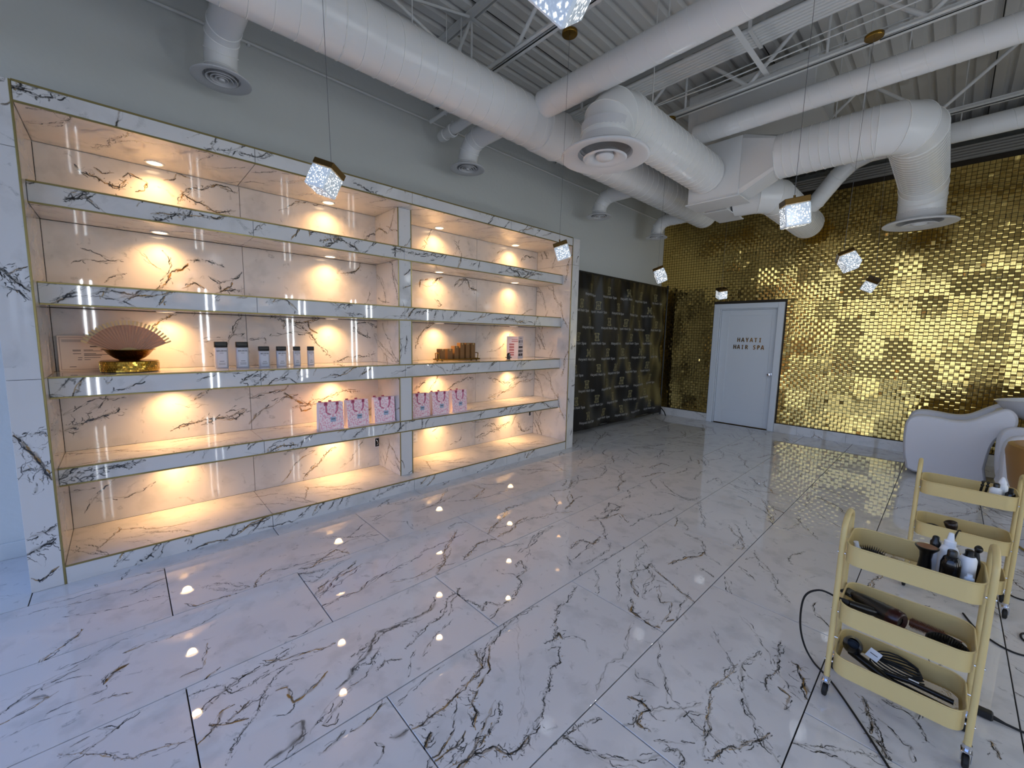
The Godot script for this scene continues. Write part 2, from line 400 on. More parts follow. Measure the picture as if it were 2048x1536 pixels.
const SHELF_VEINS = [[9,6,12,1,8.04,2.57,8.01,2.53,7.94,2.52,7.9,2.49,7.83,2.48,7.79,2.54],
	[7,8,9,0,7.81,2.55,7.78,2.59,7.73,2.57,7.68,2.55,7.7,2.49,7.75,2.47],
	[7,5,8,0,7.95,2.58,7.91,2.55,7.85,2.57],
	[8,5,12,1,7.49,2.52,7.42,2.58,7.36,2.58,7.27,2.64,7.13,2.61],
	[7,5,12,1,7.52,2.44,7.48,2.52,7.39,2.48,7.28,2.43,7.15,2.47],
	[6,4,7,0,7.59,2.59,7.53,2.61,7.51,2.66,7.41,2.64],
	[7,2,8,0,8.1,1.93,8.05,1.96,7.97,1.96,7.84,1.99],
	[6,2,7,0,8.05,2.04,7.96,2.01,7.89,1.98],
	[8,2,9,0,7.95,1.82,7.92,1.86,7.84,1.89],
	[6,10,18,0,7.61,1.87,7.58,1.94,7.52,1.96,7.48,2.01],
	[8,7,12,1,7.68,1.8,7.62,1.85,7.6,1.89],
	[7,5,10,0,7.53,1.82,7.45,1.87,7.36,1.82],
	[9,2,12,0,7.36,1.93,7.28,1.89,7.18,1.93,7.13,1.99],
	[9,2,12,1,7.29,1.89,7.28,1.82,7.19,1.84,7.14,1.83],
	[4,3,5,0,7.78,2.08,7.69,1.98,7.6,1.92],
	[6,5,10,1,7.73,1.49,7.67,1.57,7.59,1.62],
	[5,2,6,0,7.45,1.42,7.25,1.43],
	[7,2,8,0,7.23,1.46,7.13,1.49],
	[7,2,9,0,8.21,0.92,8.12,0.97,8.03,1.02,7.89,1.01],
	[9,2,18,1,8.21,0.81,8.12,0.85,8.01,0.89,7.93,0.93],
	[4,2,7,0,7.62,0.94,7.56,0.91,7.41,0.91],
	[9,3,12,1,7.66,0.73,7.55,0.77,7.45,0.79,7.37,0.79,7.14,0.85],
	[6,2,7,0,8.22,0.38,8.16,0.38,8.09,0.38],
	[7,2,9,0,8.16,0.21,8.06,0.36,7.99,0.42],
	[5,2,9,0,8.05,0.29,7.94,0.27,7.84,0.3,7.77,0.35],
	[8,2,10,0,6.95,1.47,6.83,1.49,6.65,1.5,6.55,1.51],
	[8,5,12,1,6.84,1.53,6.82,1.61,6.69,1.59,6.51,1.64],
	[8,9,14,0,6.63,1.61,6.62,1.54,6.55,1.5],
	[9,2,14,1,6.22,1.57,6.12,1.49,6.04,1.46],
	[8,2,12,1,6.2,1.6,6.06,1.62,5.96,1.56,5.95,1.64],
	[7,2,10,1,6,1.51,5.95,1.38,5.91,1.31],
	[8,2,9,0,7.11,1.44,6.99,1.45,6.98,1.4],
	[9,3,11,1,7.47,0.75,7.36,0.79,7.23,0.77,7.16,0.83],
	[6,3,14,0,7.13,0.94,6.99,0.97,6.85,0.99,6.82,1.05],
	[7,3,10,0,7.11,0.75,7.03,0.83,6.87,0.92,6.74,0.94],
	[5,10,18,1,6.86,0.96,6.77,0.89,6.66,0.84,6.61,0.88],
	[6,10,14,0,6.74,0.86,6.72,0.78,6.63,0.8],
	[4,3,18,0,7.14,0.71,7.08,0.8],
	[7,3,10,1,6.16,0.92,6,0.97,5.92,1],
	[9,2,12,1,5.56,0.88,5.48,0.92,5.4,0.97],
	[8,2,10,1,5.1,0.86,4.98,0.93,4.83,0.98,4.71,0.98],
	[8,2,12,1,4.47,0.96,4.26,0.9,3.97,0.94,3.66,0.98],
	[5,6,12,1,4.49,0.69,4.17,0.76,3.9,0.88,3.63,0.91],
	[8,2,8,0,5.06,0.18,4.91,0.22,4.88,0.28],
	[9,2,14,1,4.67,0.2,4.42,0.25,4.2,0.31,4.08,0.34],
	[8,2,10,1,4.56,0.32,4.36,0.35,4.26,0.23],
	[7,4,12,1,3.93,0.31,3.83,0.17,3.65,0.17],
	[7,10,14,0,5.47,2.02,5.46,2.1,5.36,2.12],
	[8,10,16,1,5.3,2.07,5.24,2.14,5.18,2.16],
	[9,4,14,1,5.01,2.07,4.93,2.16,4.81,2.17,4.78,2.08,4.67,2.06],
	[8,7,16,1,4.65,1.82,4.49,1.9,4.24,2,4.07,2.17],
	[8,2,9,0,5.28,1.91,5.18,1.85,5.24,1.82],
	[6,8,10,0,5.41,2.53,5.37,2.49],
	[9,2,14,1,3.93,2.5,3.81,2.6,3.63,2.58],
	[6,4,9,0,4.35,2.55,4.24,2.6]]
const PILLAR_VEINS = [[10,1,22,1,8.33,1.81,8.29,1.76,8.26,1.73,8.23,1.7],
	[6,1,12,0,8.33,1.72,8.27,1.7,8.23,1.65],
	[6,7,26,1,8.35,0.92,8.33,0.89,8.3,0.82,8.26,0.74,8.23,0.64],
	[8,1,10,1,8.32,0.92,8.26,0.92,8.23,0.92],
	[8,1,10,1,8.34,0.71,8.3,0.72,8.26,0.71],
	[9,1,18,1,8.36,0.23,8.3,0.26,8.24,0.29],
	[8,1,12,1,8.35,0.32,8.28,0.34,8.23,0.37],
	[9,5,12,0,8.35,0.09,8.32,0.06,8.29,0.08,8.24,0.12],
	[7,1,9,0,8.3,0.58,8.29,0.62,8.29,0.64]]

# ---------- marble ----------
var clouds: Image
var hairs: Image
var brushes := {}
const INK := [Color(0.12, 0.118, 0.12), Color(0.34, 0.33, 0.315), Color(0.55, 0.50, 0.44), Color(0.54, 0.38, 0.14), Color(0.66, 0.645, 0.625)]

func brush(ci: int, r: int, al: int) -> Image:
	var k := ci * 10000 + r * 100 + al
	if not brushes.has(k):
		var im := Image.create(r * 2 + 1, r * 2 + 1, false, Image.FORMAT_RGBA8)
		var c: Color = INK[ci]
		for y in r * 2 + 1:
			for x in r * 2 + 1:
				var d := Vector2(x - r, y - r).length() / (r + 0.5)
				im.set_pixel(x, y, Color(c.r, c.g, c.b, clampf(1.15 - d * d * 1.15, 0, 1) * al / 100.0))
		brushes[k] = im
	return brushes[k]

func noise_layer(w: int, h: int, nz: FastNoiseLite, lut: PackedByteArray, lum: int) -> Image:
	var src := nz.get_image(w, h, false, false, true).get_data()
	var out := PackedByteArray()
	out.resize(w * h * 2)
	for i in w * h:
		out[2 * i] = lum
		out[2 * i + 1] = lut[src[i]]
	var im := Image.create_from_data(w, h, false, Image.FORMAT_LA8, out)
	im.convert(Image.FORMAT_RGBA8)
	return im

func prepare_marble() -> void:
	var nz := FastNoiseLite.new()
	nz.seed = 5; nz.frequency = 0.006; nz.fractal_octaves = 5
	nz.domain_warp_enabled = true; nz.domain_warp_amplitude = 60.0; nz.domain_warp_frequency = 0.004
	var lut := PackedByteArray()
	for i in 256: lut.append(int(clampf((i - 140) / 90.0, 0, 1) * 62))
	clouds = noise_layer(1600, 1100, nz, lut, 150)
	nz = FastNoiseLite.new()
	nz.seed = 9; nz.frequency = 0.0042; nz.fractal_type = FastNoiseLite.FRACTAL_RIDGED; nz.fractal_octaves = 3; nz.fractal_gain = 0.38
	nz.domain_warp_enabled = true; nz.domain_warp_amplitude = 90.0; nz.domain_warp_frequency = 0.006; nz.domain_warp_fractal_octaves = 4
	lut = PackedByteArray()
	for i in 256: lut.append(int(pow(clampf((i - 222) / 33.0, 0, 1), 1.6) * 165))
	hairs = noise_layer(1600, 1100, nz, lut, 118)

func rough_line(pts: Array, amp: float, depth: int, g: RandomNumberGenerator) -> Array:
	var a := pts.duplicate()
	for it in depth:
		var b := [a[0]]
		for i in a.size() - 1:
			var d: Vector2 = a[i + 1] - a[i]
			if d.length() > 3.0:
				b.append((a[i] + a[i + 1]) * 0.5 + Vector2(-d.y, d.x) * amp * g.randf_range(-1, 1))
			b.append(a[i + 1])
		a = b
	return a

func stroke(im: Image, pts: Array, w: float, ci: int, al: int, g: RandomNumberGenerator, taper := true, gap := 0.0) -> void:
	var total := 0.0
	for i in pts.size() - 1: total += pts[i].distance_to(pts[i + 1])
	if total < 1.0: return
	var run := 0.0
	var ph := g.randf() * 100.0
	var W := im.get_width()
	var H := im.get_height()
	for i in pts.size() - 1:
		var a: Vector2 = pts[i]
		var b: Vector2 = pts[i + 1]
		var l := a.distance_to(b)
		var s := 0.0
		while s < l:
			var f := (run + s) / total
			var wob := 0.6 + 0.4 * sin((run + s) * 0.11 + ph) + 0.35 * sin((run + s) * 0.037 + ph * 2.0)
			var r := w * 0.5 * maxf(0.2, wob)
			if taper: r *= minf(1.0, 4.0 * minf(f, 1.0 - f) + 0.35)
			if gap <= 0.0 or sin((run + s) * 0.05 + ph * 3.0) > gap * 2.0 - 1.0:
				var ri := clampi(int(r + 0.5), 0, 40)
				var p := a.lerp(b, s / l)
				if p.x > -ri and p.y > -ri and p.x < W + ri and p.y < H + ri:
					var aa := al
					if r < 0.5: aa = int(al * maxf(0.35, r * 2.0))
					var br := brush(ci, ri, maxi(4, aa / 5 * 5))
					im.blend_rect(br, Rect2i(0, 0, ri * 2 + 1, ri * 2 + 1), Vector2i(int(p.x) - ri, int(p.y) - ri))
			s += maxf(0.9, r * 0.55)
		run += l

# crackled patch: short cracks between scattered points along a vein
func crackle(im: Image, pts: Array, rad: float, dark: float, gold: float, g: RandomNumberGenerator) -> void:
	var q := []
	for i in pts.size() - 1:
		var a: Vector2 = pts[i]
		var b: Vector2 = pts[i + 1]
		var n := clampi(int(a.distance_to(b) / (rad * 0.22)), 1, 26)
		for k in n:
			q.append(a.lerp(b, (k + g.randf()) / n) + Vector2(g.randfn(0, rad * 0.42), g.randfn(0, rad * 0.42)))
	for i in q.size():
		var best := []
		for j in q.size():
			if j != i:
				var d: float = q[i].distance_to(q[j])
				if d < rad * 1.1: best.append([d, j])
		best.sort_custom(func(x, y): return x[0] < y[0])
		for e in best.slice(0, 2):
			if e[1] < i and g.randf() < 0.4: continue
			var ci := 0 if g.randf() < dark * 0.8 else 1
			if g.randf() < gold * 0.5: ci = 3
			stroke(im, rough_line([q[i], q[e[1]]], 0.16, 2, g), g.randf_range(1.0, 2.4), ci, int(dark * g.randf_range(22, 62)), g, true, 0.1)

# one vein: soft body, dark broken strands, side twigs, ochre runs
func vein(im: Image, pts: Array, w: float, dark: float, gold: float, web: bool, g: RandomNumberGenerator) -> void:
	var body := rough_line(pts, 0.10, 4, g)
	stroke(im, body, w * 1.7, 4, int(6 + 9 * dark), g)
	stroke(im, body, w * 1.0, 4 if gold < 0.3 else 2, int(14 + 22 * dark), g)
	if web: crackle(im, body, maxf(w * 2.1, 12.0), dark, gold, g)
	if w > 14.0: stroke(im, body, w * 0.8, 2 if gold > 0.3 else 1, 12, g)
	if gold > 0.25:
		stroke(im, rough_line(pts, 0.10, 4, g), w * (0.25 + 0.5 * gold), 3, int(16 + 36 * gold), g, true, 0.35 - gold * 0.2)
	var strands := 3 if web else 2
	for k in strands:
		var off := w * (0.0 if k == 0 else 0.42) * (1.0 if k == 1 else -1.0)
		var q := []
		for i in pts.size():
			var d: Vector2 = pts[mini(i + 1, pts.size() - 1)] - pts[maxi(i - 1, 0)]
			q.append(pts[i] + Vector2(-d.y, d.x).normalized() * off * g.randf_range(0.3, 1.4))
		var ln := rough_line(q, 0.16, 5, g)
		stroke(im, ln, maxf(1.3, w * (0.44 if k == 0 else 0.22)), 0 if dark > 0.45 and k < 2 else 1, int(clampf(dark * (92.0 if k == 0 else 68.0), 14, 92)), g, true, 0.12 + 0.2 * k)
		if dark > 0.4:
			var m := int(ln.size() * (0.06 if web else 0.025)) + 1
			for j in m:
				var i := g.randi_range(0, ln.size() - 2)
				var d: Vector2 = (ln[i + 1] - ln[i]).normalized().rotated(g.randf_range(0.35, 1.2) * (1 if g.randf() < 0.5 else -1))
				var l := w * g.randf_range(0.8, 3.2) * (1.6 if web else 1.0)
				var tw := rough_line([ln[i], ln[i] + d * l * 0.5, ln[i] + d.rotated(g.randf_range(-0.7, 0.7)) * l], 0.2, 3, g)
				stroke(im, tw, maxf(1.0, w * 0.13), 0 if g.randf() < dark * 0.7 else 1, int(dark * 62), g, true, 0.1)

# a slab's picture: u runs over du metres, v over dv metres; veins are given in metres as (u, v) pairs
func marble(w: int, h: int, du: float, dv: float, list: Array, sd: int, extra := 0, lean := 0.8) -> ImageTexture:
	var g := RandomNumberGenerator.new()
	g.seed = sd
	var im := Image.create(w, h, false, Image.FORMAT_RGBA8)
	im.fill(Color(0.80, 0.795, 0.79))
	var cw := mini(w, 1600)
	var ch := mini(h, 1100)
	for x0 in range(0, w, cw):
		var o := Vector2i(g.randi_range(0, 1600 - cw), g.randi_range(0, 1100 - ch))
		im.blend_rect(clouds, Rect2i(o.x, o.y, cw, ch), Vector2i(x0, 0))
		o = Vector2i(g.randi_range(0, 1600 - cw), g.randi_range(0, 1100 - ch))
		im.blend_rect(hairs, Rect2i(o.x, o.y, cw, ch), Vector2i(x0, 0))
	var px := w / du
	for e in list:
		var pts := []
		for i in range(4, e.size(), 2): pts.append(Vector2(e[i] / du * w, e[i + 1] / dv * h))
		vein(im, pts, maxf(1.5, e[2] * 0.001 * px), e[0] * 0.1, e[1] * 0.1, e[3] > 0, g)
	for k in extra:
		var a := Vector2(g.randf_range(-0.1, 0.9) * w, g.randf_range(0, 1) * h)
		var dir := Vector2.from_angle((lean + g.randf_range(-0.45, 0.45)))
		var pts := [a]
		var l := g.randf_range(0.18, 0.55) * minf(du, 1.25) * px
		for i in 4:
			dir = dir.rotated(g.randf_range(-0.55, 0.55))
			pts.append(pts[-1] + dir * l / 4)
		vein(im, pts, g.randf_range(0.004, 0.012) * px, g.randf_range(0.4, 0.95), 0.0 if g.randf() < 0.65 else g.randf_range(0.3, 0.8), g.randf() < 0.5, g)
	im.convert(Image.FORMAT_RGB8)
	im.generate_mipmaps()
	return ImageTexture.create_from_image(im)

func marble_mat(key: String, tx: Texture2D, rough := 0.03) -> StandardMaterial3D:
	var m := mat(key, Color.WHITE, rough)
	m.albedo_texture = tx
	m.metallic_specular = 0.62
	return m
# veins that touch a rectangle, moved to its corner; flip turns v downwards
func pick(src: Array, u0: float, v0: float, u1: float, v1: float, su := 1.0, sv := 1.0) -> Array:
	var out := []
	for e in src:
		var cu := 0.0
		var cv := 0.0
		var m: int = (e.size() - 4) / 2
		for i in m: cu += e[4 + i * 2] / m; cv += e[5 + i * 2] / m
		if cu < minf(u0, u1) or cu > maxf(u0, u1) or cv < minf(v0, v1) or cv > maxf(v0, v1): continue
		var q: Array = e.slice(0, 4)
		for i in m:
			q.append((e[4 + i * 2] - u0) * su); q.append((e[5 + i * 2] - v0) * sv)
		out.append(q)
	return out

# ---------- room shell ----------
const XW := -0.215      # painted long wall
const XR := 6.6         # far side wall, out of frame
const ZF := 9.2         # storefront, behind the camera
const YD := 4.55        # underside of the roof deck
const WOVEN := 0.0475   # pitch of the gold mosaic

func setup_light() -> void:
	var cam := Camera3D.new()
	cam.name = "camera"
	cam.position = V(3.866, 1.514, 7.887)
	cam.rotation_degrees = V(-6.697, 46.603, 1.177)
	cam.fov = 85.963
	cam.near = 0.05
	cam.far = 100.0
	add_child(cam)
	cam.current = true
	var e := Environment.new()
	e.background_mode = Environment.BG_SKY
	var sm := ProceduralSkyMaterial.new()
	sm.sky_top_color = Color(0.44, 0.57, 0.81)
	sm.sky_horizon_color = Color(0.82, 0.87, 0.94)
	sm.ground_bottom_color = Color(0.36, 0.37, 0.39)
	sm.ground_horizon_color = Color(0.50, 0.53, 0.57)
	sm.sky_energy_multiplier = 1.9
	sm.ground_energy_multiplier = 1.4
	var sky := Sky.new()
	sky.sky_material = sm
	e.sky = sky
	e.tonemap_mode = Environment.TONE_MAPPER_LINEAR
	e.tonemap_exposure = 1.0
	e.sdfgi_enabled = true
	e.ssao_enabled = true
	e.ssil_enabled = true
	var we := WorldEnvironment.new()
	we.name = "surroundings"
	we.environment = e
	add_child(we)

func make_materials() -> void:
	grainy(mat("wall_paint", Color(0.80, 0.81, 0.80), 0.7), 1.2, 0.35, 0.05)
	mat("deck_paint", Color(0.84, 0.835, 0.825), 0.6)
	mat("steel_paint", Color(0.87, 0.87, 0.865), 0.5)
	mat("duct_paint", Color(0.90, 0.90, 0.90), 0.24)
	mat("seam_paint", Color(0.93, 0.93, 0.92), 0.35)
	mat("grille_paint", Color(0.82, 0.82, 0.83), 0.4)
	mat("seam_dark_bore_shade", Color(0.06, 0.06, 0.065), 0.7)  # near-black for deck lap seams and the shade painted on a pipe end
	mat("grout", Color(0.13, 0.12, 0.11), 0.85)
	mat("gold_trim", Color(0.56, 0.51, 0.33), 0.35, 0.75)
	mat("gold_tile", Color(0.85, 0.73, 0.43), 0.08, 1.0)
	mat("gold_backing", Color(0.14, 0.10, 0.03), 0.6, 0.2)
	mat("door_paint", Color(0.80, 0.82, 0.85), 0.45)
	mat("chrome", Color(0.85, 0.85, 0.86), 0.08, 1.0)
	mat("brass", Color(0.55, 0.42, 0.18), 0.25, 1.0)
	mat("letter_gold", Color(0.62, 0.47, 0.22), 0.12, 1.0)
	mat("pendant_wire", Color(0.42, 0.42, 0.43), 0.4, 0.5)
	mat("black_metal", Color(0.03, 0.03, 0.035), 0.45)
	mat("black_plastic", Color(0.02, 0.02, 0.022), 0.3)
	mat("black_rubber", Color(0.03, 0.03, 0.03), 0.7)
	mat("white_plastic", Color(0.86, 0.87, 0.89), 0.3)
	mat("frame_grey", Color(0.25, 0.26, 0.28), 0.4, 0.6)
	var gl := mat("glass", Color(0.95, 0.98, 1.0, 0.06), 0.02)
	gl.transparency = BaseMaterial3D.TRANSPARENCY_ALPHA
	mat("mirror", Color(0.9, 0.92, 0.93), 0.02, 1.0)
	mat("siding", Color(0.55, 0.54, 0.52), 0.6)

func slab_map(mb: MB, axis_u: Vector3, axis_v: Vector3, o: Vector3, du: float, dv: float) -> MB:
	return mb.map(o, axis_u / du, axis_v / dv)

var pool := []          # marble pictures for tiles seen small
func build_floor() -> void:
	for i in 6:
		pool.append(marble_mat("marble_pool_%d" % i, marble(1024, 512, 1.23, 0.606, [], 300 + i, 12, 0.45 + 0.25 * (i % 3)), 0.025))
	var sub := MB.new().between(V(XW - 0.2, -0.16, -1.6), V(XR + 0.1, -0.012, ZF + 0.12))
	var fl := structure("floor", sub, M.grout, "glossy white marble tile floor with grey and ochre veins")
	var fv := []
	for e in FLOOR_VEINS:
		var q: Array = e.slice(0, 4)
		for i in range(4, e.size(), 2):
			q.append(e[i + 1]); q.append(e[i])
		fv.append(q)
	var g := RandomNumberGenerator.new()
	g.seed = 77
	var gap := 0.0024
	var count := 0
	for k in range(-1, 10):
		var x0: float = 0.567 + 0.6063 * k
		var x1 := x0 + 0.6063
		var start := 7.785 if k % 2 == 0 else 7.175
		if k == -1: start = 7.13; x0 = XW
		if k == 9: x1 = XR
		var zs := [0.0]
		for j in range(-7, 3):
			var z: float = start + (1.2345 if k >= 0 else 1.2225) * j
			if z > 0.12 and z < ZF - 0.1: zs.append(z)
		zs.append(ZF)
		for j in zs.size() - 1:
			var z0: float = zs[j]
			var z1: float = zs[j + 1]
			if k == -1 and z1 < 3.5: pass
			var mb := MB.new()
			var own := pick(fv, z0, x0, z1, x1)
			var m: Material
			if k >= 0 and own.size() >= 2:
				var sharp := z1 > 3.3
				m = marble_mat("marble_floor_%d" % count, marble(1024 if sharp else 512, 512 if sharp else 256, 1.2345, 0.6063, own, 900 + count, 4, 0.4), 0.018)
				slab_map(mb, V(0, 0, 1), V(1, 0, 0), V(x0, 0, z0), 1.2345, 0.6063)
				count += 1
			else:
				m = pool[g.randi() % 6]
				var fx := -1.0 if g.randf() < 0.5 else 1.0
				var fz := -1.0 if g.randf() < 0.5 else 1.0
				slab_map(mb, V(0, 0, fz), V(fx, 0, 0), V(x1 if fx < 0 else x0, 0, z1 if fz < 0 else z0), 1.2345, 0.6063)
			mb.between(V(x0 + gap, -0.012, z0 + gap), V(x1 - gap, 0.0, z1 - gap), 0.0012)
			wpart(fl, "floor_tile", mb, m)

func build_walls() -> void:
	structure("wall_left", MB.new().between(V(XW - 0.14, -0.012, 0.0), V(XW, YD + 0.05, ZF)), M.wall_paint, "long grey-white painted wall above the marble shelving")
	structure("wall_right", MB.new().between(V(XR, -0.012, -0.1), V(XR + 0.14, YD + 0.05, ZF)), M.wall_paint, "plain painted side wall opposite the shelving")
	# storefront wall with openings
	var wf := MB.new()
	wf.between(V(XW - 0.14, -0.012, ZF), V(XR + 0.14, 0.12, ZF + 0.14))
	wf.between(V(XW - 0.14, 3.35, ZF), V(XR + 0.14, YD + 0.05, ZF + 0.14))
	wf.between(V(XW - 0.14, 0.12, ZF), V(-0.10, 3.35, ZF + 0.14))
	wf.between(V(6.50, 0.12, ZF), V(XR + 0.14, 3.35, ZF + 0.14))
	structure("wall_front", wf, M.wall_paint, "storefront wall around the shop windows")
	for i in 5:
		var a := -0.10 + 1.32 * i
		var fr := MB.new()
		for s in [[V(a, 0.12, ZF + 0.04), V(a + 0.05, 3.35, ZF + 0.10)], [V(a + 1.27, 0.12, ZF + 0.04), V(a + 1.32, 3.35, ZF + 0.10)], [V(a + 0.05, 0.12, ZF + 0.04), V(a + 1.27, 0.17, ZF + 0.10)], [V(a + 0.05, 3.30, ZF + 0.04), V(a + 1.27, 3.35, ZF + 0.10)], [V(a + 0.05, 2.3, ZF + 0.04), V(a + 1.27, 2.35, ZF + 0.10)]]:
			fr.between(s[0], s[1], 0.004)
		var w := structure("window_%d" % (i + 1), fr, M.frame_grey, "tall storefront window with grey frame")
		part(w, "pane", MB.new().between(V(a + 0.05, 0.17, ZF + 0.065), V(a + 1.27, 2.3, ZF + 0.073)), M.glass)
		part(w, "pane", MB.new().between(V(a + 0.05, 2.35, ZF + 0.065), V(a + 1.27, 3.30, ZF + 0.073)), M.glass)
	# baseboard left of the shelving
	structure("baseboard_left", MB.new().between(V(XW, 0, 8.37), V(XW + 0.016, 0.11, ZF), 0.003), M.wall_paint, "grey baseboard left of the marble shelving")
	# dark space behind the gold partition
	structure("wall_rear", MB.new().between(V(XW - 0.14, -0.012, -1.6), V(XR + 0.14, YD + 0.05, -1.5)), M.wall_paint, "unlit back wall beyond the gold partition")
	structure("trim_1", MB.new().between(V(XW - 0.14, -0.012, -1.5), V(XW, YD + 0.05, 0.0)).between(V(XR, -0.012, -1.5), V(XR + 0.14, YD + 0.05, -0.1)), M.wall_paint, "unlit side walls beyond the gold partition")

func build_gold_wall() -> void:
	var mb := MB.new()
	var f := -0.016
	mb.between(V(XW - 0.14, 0, -0.13), V(0.945, 3.83, f)).between(V(1.875, 0, -0.13), V(XR, 3.83, f)).between(V(0.945, 2.075, -0.13), V(1.875, 3.83, f))
	var wall := structure("wall_back", mb, M.gold_backing, "end wall covered in woven gold mirror mosaic")
	# woven mosaic: checkerboard of pieces bowed across and pieces bowed upright
	var meshes := []
	for kind in 2:
		var q := MB.new()
		var s := WOVEN - 0.0048
		var seg := 4
		var sag := 0.0009
		var dep := 0.007
		var hs := s / 2
		for i in seg + 1:
			var c := -1.0 + 2.0 * i / seg
			var z := dep - sag * c * c
			var nn := V(0, 2 * sag * c / hs, 1).normalized()
			for e in [-1.0, 1.0]: q.vert(V(e * hs, c * hs, z), nn)
		for i in seg:
			q.tri(i * 2, i * 2 + 1, i * 2 + 3); q.tri(i * 2, i * 2 + 3, i * 2 + 2)
		q.flat([V(-hs, hs, 0), V(hs, hs, 0), V(hs, hs, dep - sag), V(-hs, hs, dep - sag)], V(0, 1, 0))
		q.flat([V(-hs, -hs, 0), V(hs, -hs, 0), V(hs, -hs, dep - sag), V(-hs, -hs, dep - sag)], V(0, -1, 0))
		for e in [-1.0, 1.0]:
			q.flat([V(e * hs, -hs, 0), V(e * hs, -hs, dep - sag), V(e * hs, 0, dep), V(e * hs, hs, dep - sag), V(e * hs, hs, 0)], V(e, 0, 0))
		if kind == 1:
			for i in q.v.size():
				q.v[i] = V(-q.v[i].y, q.v[i].x, q.v[i].z)
				q.n[i] = V(-q.n[i].y, q.n[i].x, q.n[i].z)
		meshes.append(q.mesh(M.gold_tile))
	var g := RandomNumberGenerator.new()
	g.seed = 31
	var sheets := {}
	var all := []
	var nx := int((5.6 - XW) / WOVEN)
	var ny := int((3.81 - 0.155) / WOVEN)
	for i in nx:
		for j in ny:
			var p := V(XW + 0.028 + i * WOVEN, 0.178 + j * WOVEN, f)
			if p.x > 0.82 and p.x < 1.98 and p.y < 2.18: continue
			var sh := Vector2i(i / 6, j / 6)
			if not sheets.has(sh): sheets[sh] = [Vector2(g.randfn(0, 0.032), g.randfn(0, 0.032)), Vector2(g.randfn(0, 0.032), g.randfn(0, 0.032))]
			var tl: Vector2 = sheets[sh][(i + j) % 2] + Vector2(g.randfn(0, 0.006), g.randfn(0, 0.006))
			if g.randf() < 0.035: tl += Vector2(g.randfn(0, 0.12), g.randfn(0, 0.12))
			var kind := (i + j) % 2
			all.append([-(p.x * 0.72), kind, Transform3D(Basis.from_euler(V(tl.x, tl.y, 0)), p)])
	# the three hundred that show largest stand at the right edge of the view, above the chairs
	var near := []
	for k in all.size():
		var p: Vector3 = all[k][2].origin
		if p.x < 4.55 and p.y > 0.95: near.append(k)
	near.sort_custom(func(a, b): return all[a][0] < all[b][0])
	var singled := {}
	for k in near.slice(0, 300):
		singled[k] = true
		put(wall, "mosaic_piece", meshes[all[k][1]], all[k][2])
	for kind in 2:
		var list := []
		for k in all.size():
			if all[k][1] == kind and not singled.has(k): list.append(all[k][2])
		var mm := MultiMesh.new()
		mm.transform_format = MultiMesh.TRANSFORM_3D
		mm.mesh = meshes[kind]
		mm.instance_count = list.size()
		for k in list.size(): mm.set_instance_transform(k, list[k])
		var mi := MultiMeshInstance3D.new()
		mi.name = "mosaic_field" if kind == 0 else "mosaic_field_upright"
		mi.multimesh = mm
		wall.add_child(mi)
		mi.set_meta("kind", "stuff")
	# ribbed metal fascia over the mosaic
	var fa := []
	for i in 5:
		var y := 3.835 + i * 0.034
		fa.append_array([Vector2(0.0, y), Vector2(0.018, y + 0.006), Vector2(0.018, y + 0.026), Vector2(0.0, y + 0.032)])
	fa.append_array([Vector2(-0.08, 4.0), Vector2(-0.08, 3.835)])
	var fb := MB.new().prism(fa, XR - XW, Transform3D(Basis(V(0, 0, 1), V(0, 1, 0), V(-1, 0, 0)), V((XR + XW) / 2, 0, 0.0)))
	structure("trim_2", fb, M.siding, "ribbed grey metal fascia above the gold mosaic")
	# marble baseboard
	var bb := structure("baseboard_back", MB.new().between(V(XW, 0, -0.016), V(0.85, 0.145, -0.004)).between(V(1.95, 0, -0.016), V(XR, 0.145, -0.004)), M.grout, "marble baseboard under the gold mosaic")
	var spans := [[XW + 0.002, 0.849], [1.951, 2.28], [2.28, 2.905], [2.905, 4.12], [4.12, 5.33], [5.33, XR]]
	for i in spans.size():
		var a: float = spans[i][0]
		var b: float = spans[i][1]
		var q := slab_map(MB.new(), V(1, 0, 0), V(0, -1, 0), V(a, 0.3 - 0.02 * i, 0), 1.23, 0.606)
		q.between(V(a + 0.001, 0.0, -0.006), V(b - 0.001, 0.144, 0.008), 0.001)
		part(bb, "baseboard_tile", q, pool[(i + 2) % 6])
	build_door()

func text_mesh(s: String, h: float, depth: float, m: Material, bold := true) -> TextMesh:
	var t := TextMesh.new()
	var f := SystemFont.new()
	f.font_names = PackedStringArray(["Droid Sans"])
	f.font_weight = 700 if bold else 400
	t.font = f
	t.text = s
	t.font_size = 64
	t.pixel_size = h / 46.0
	t.depth = depth
	t.material = m
	return t

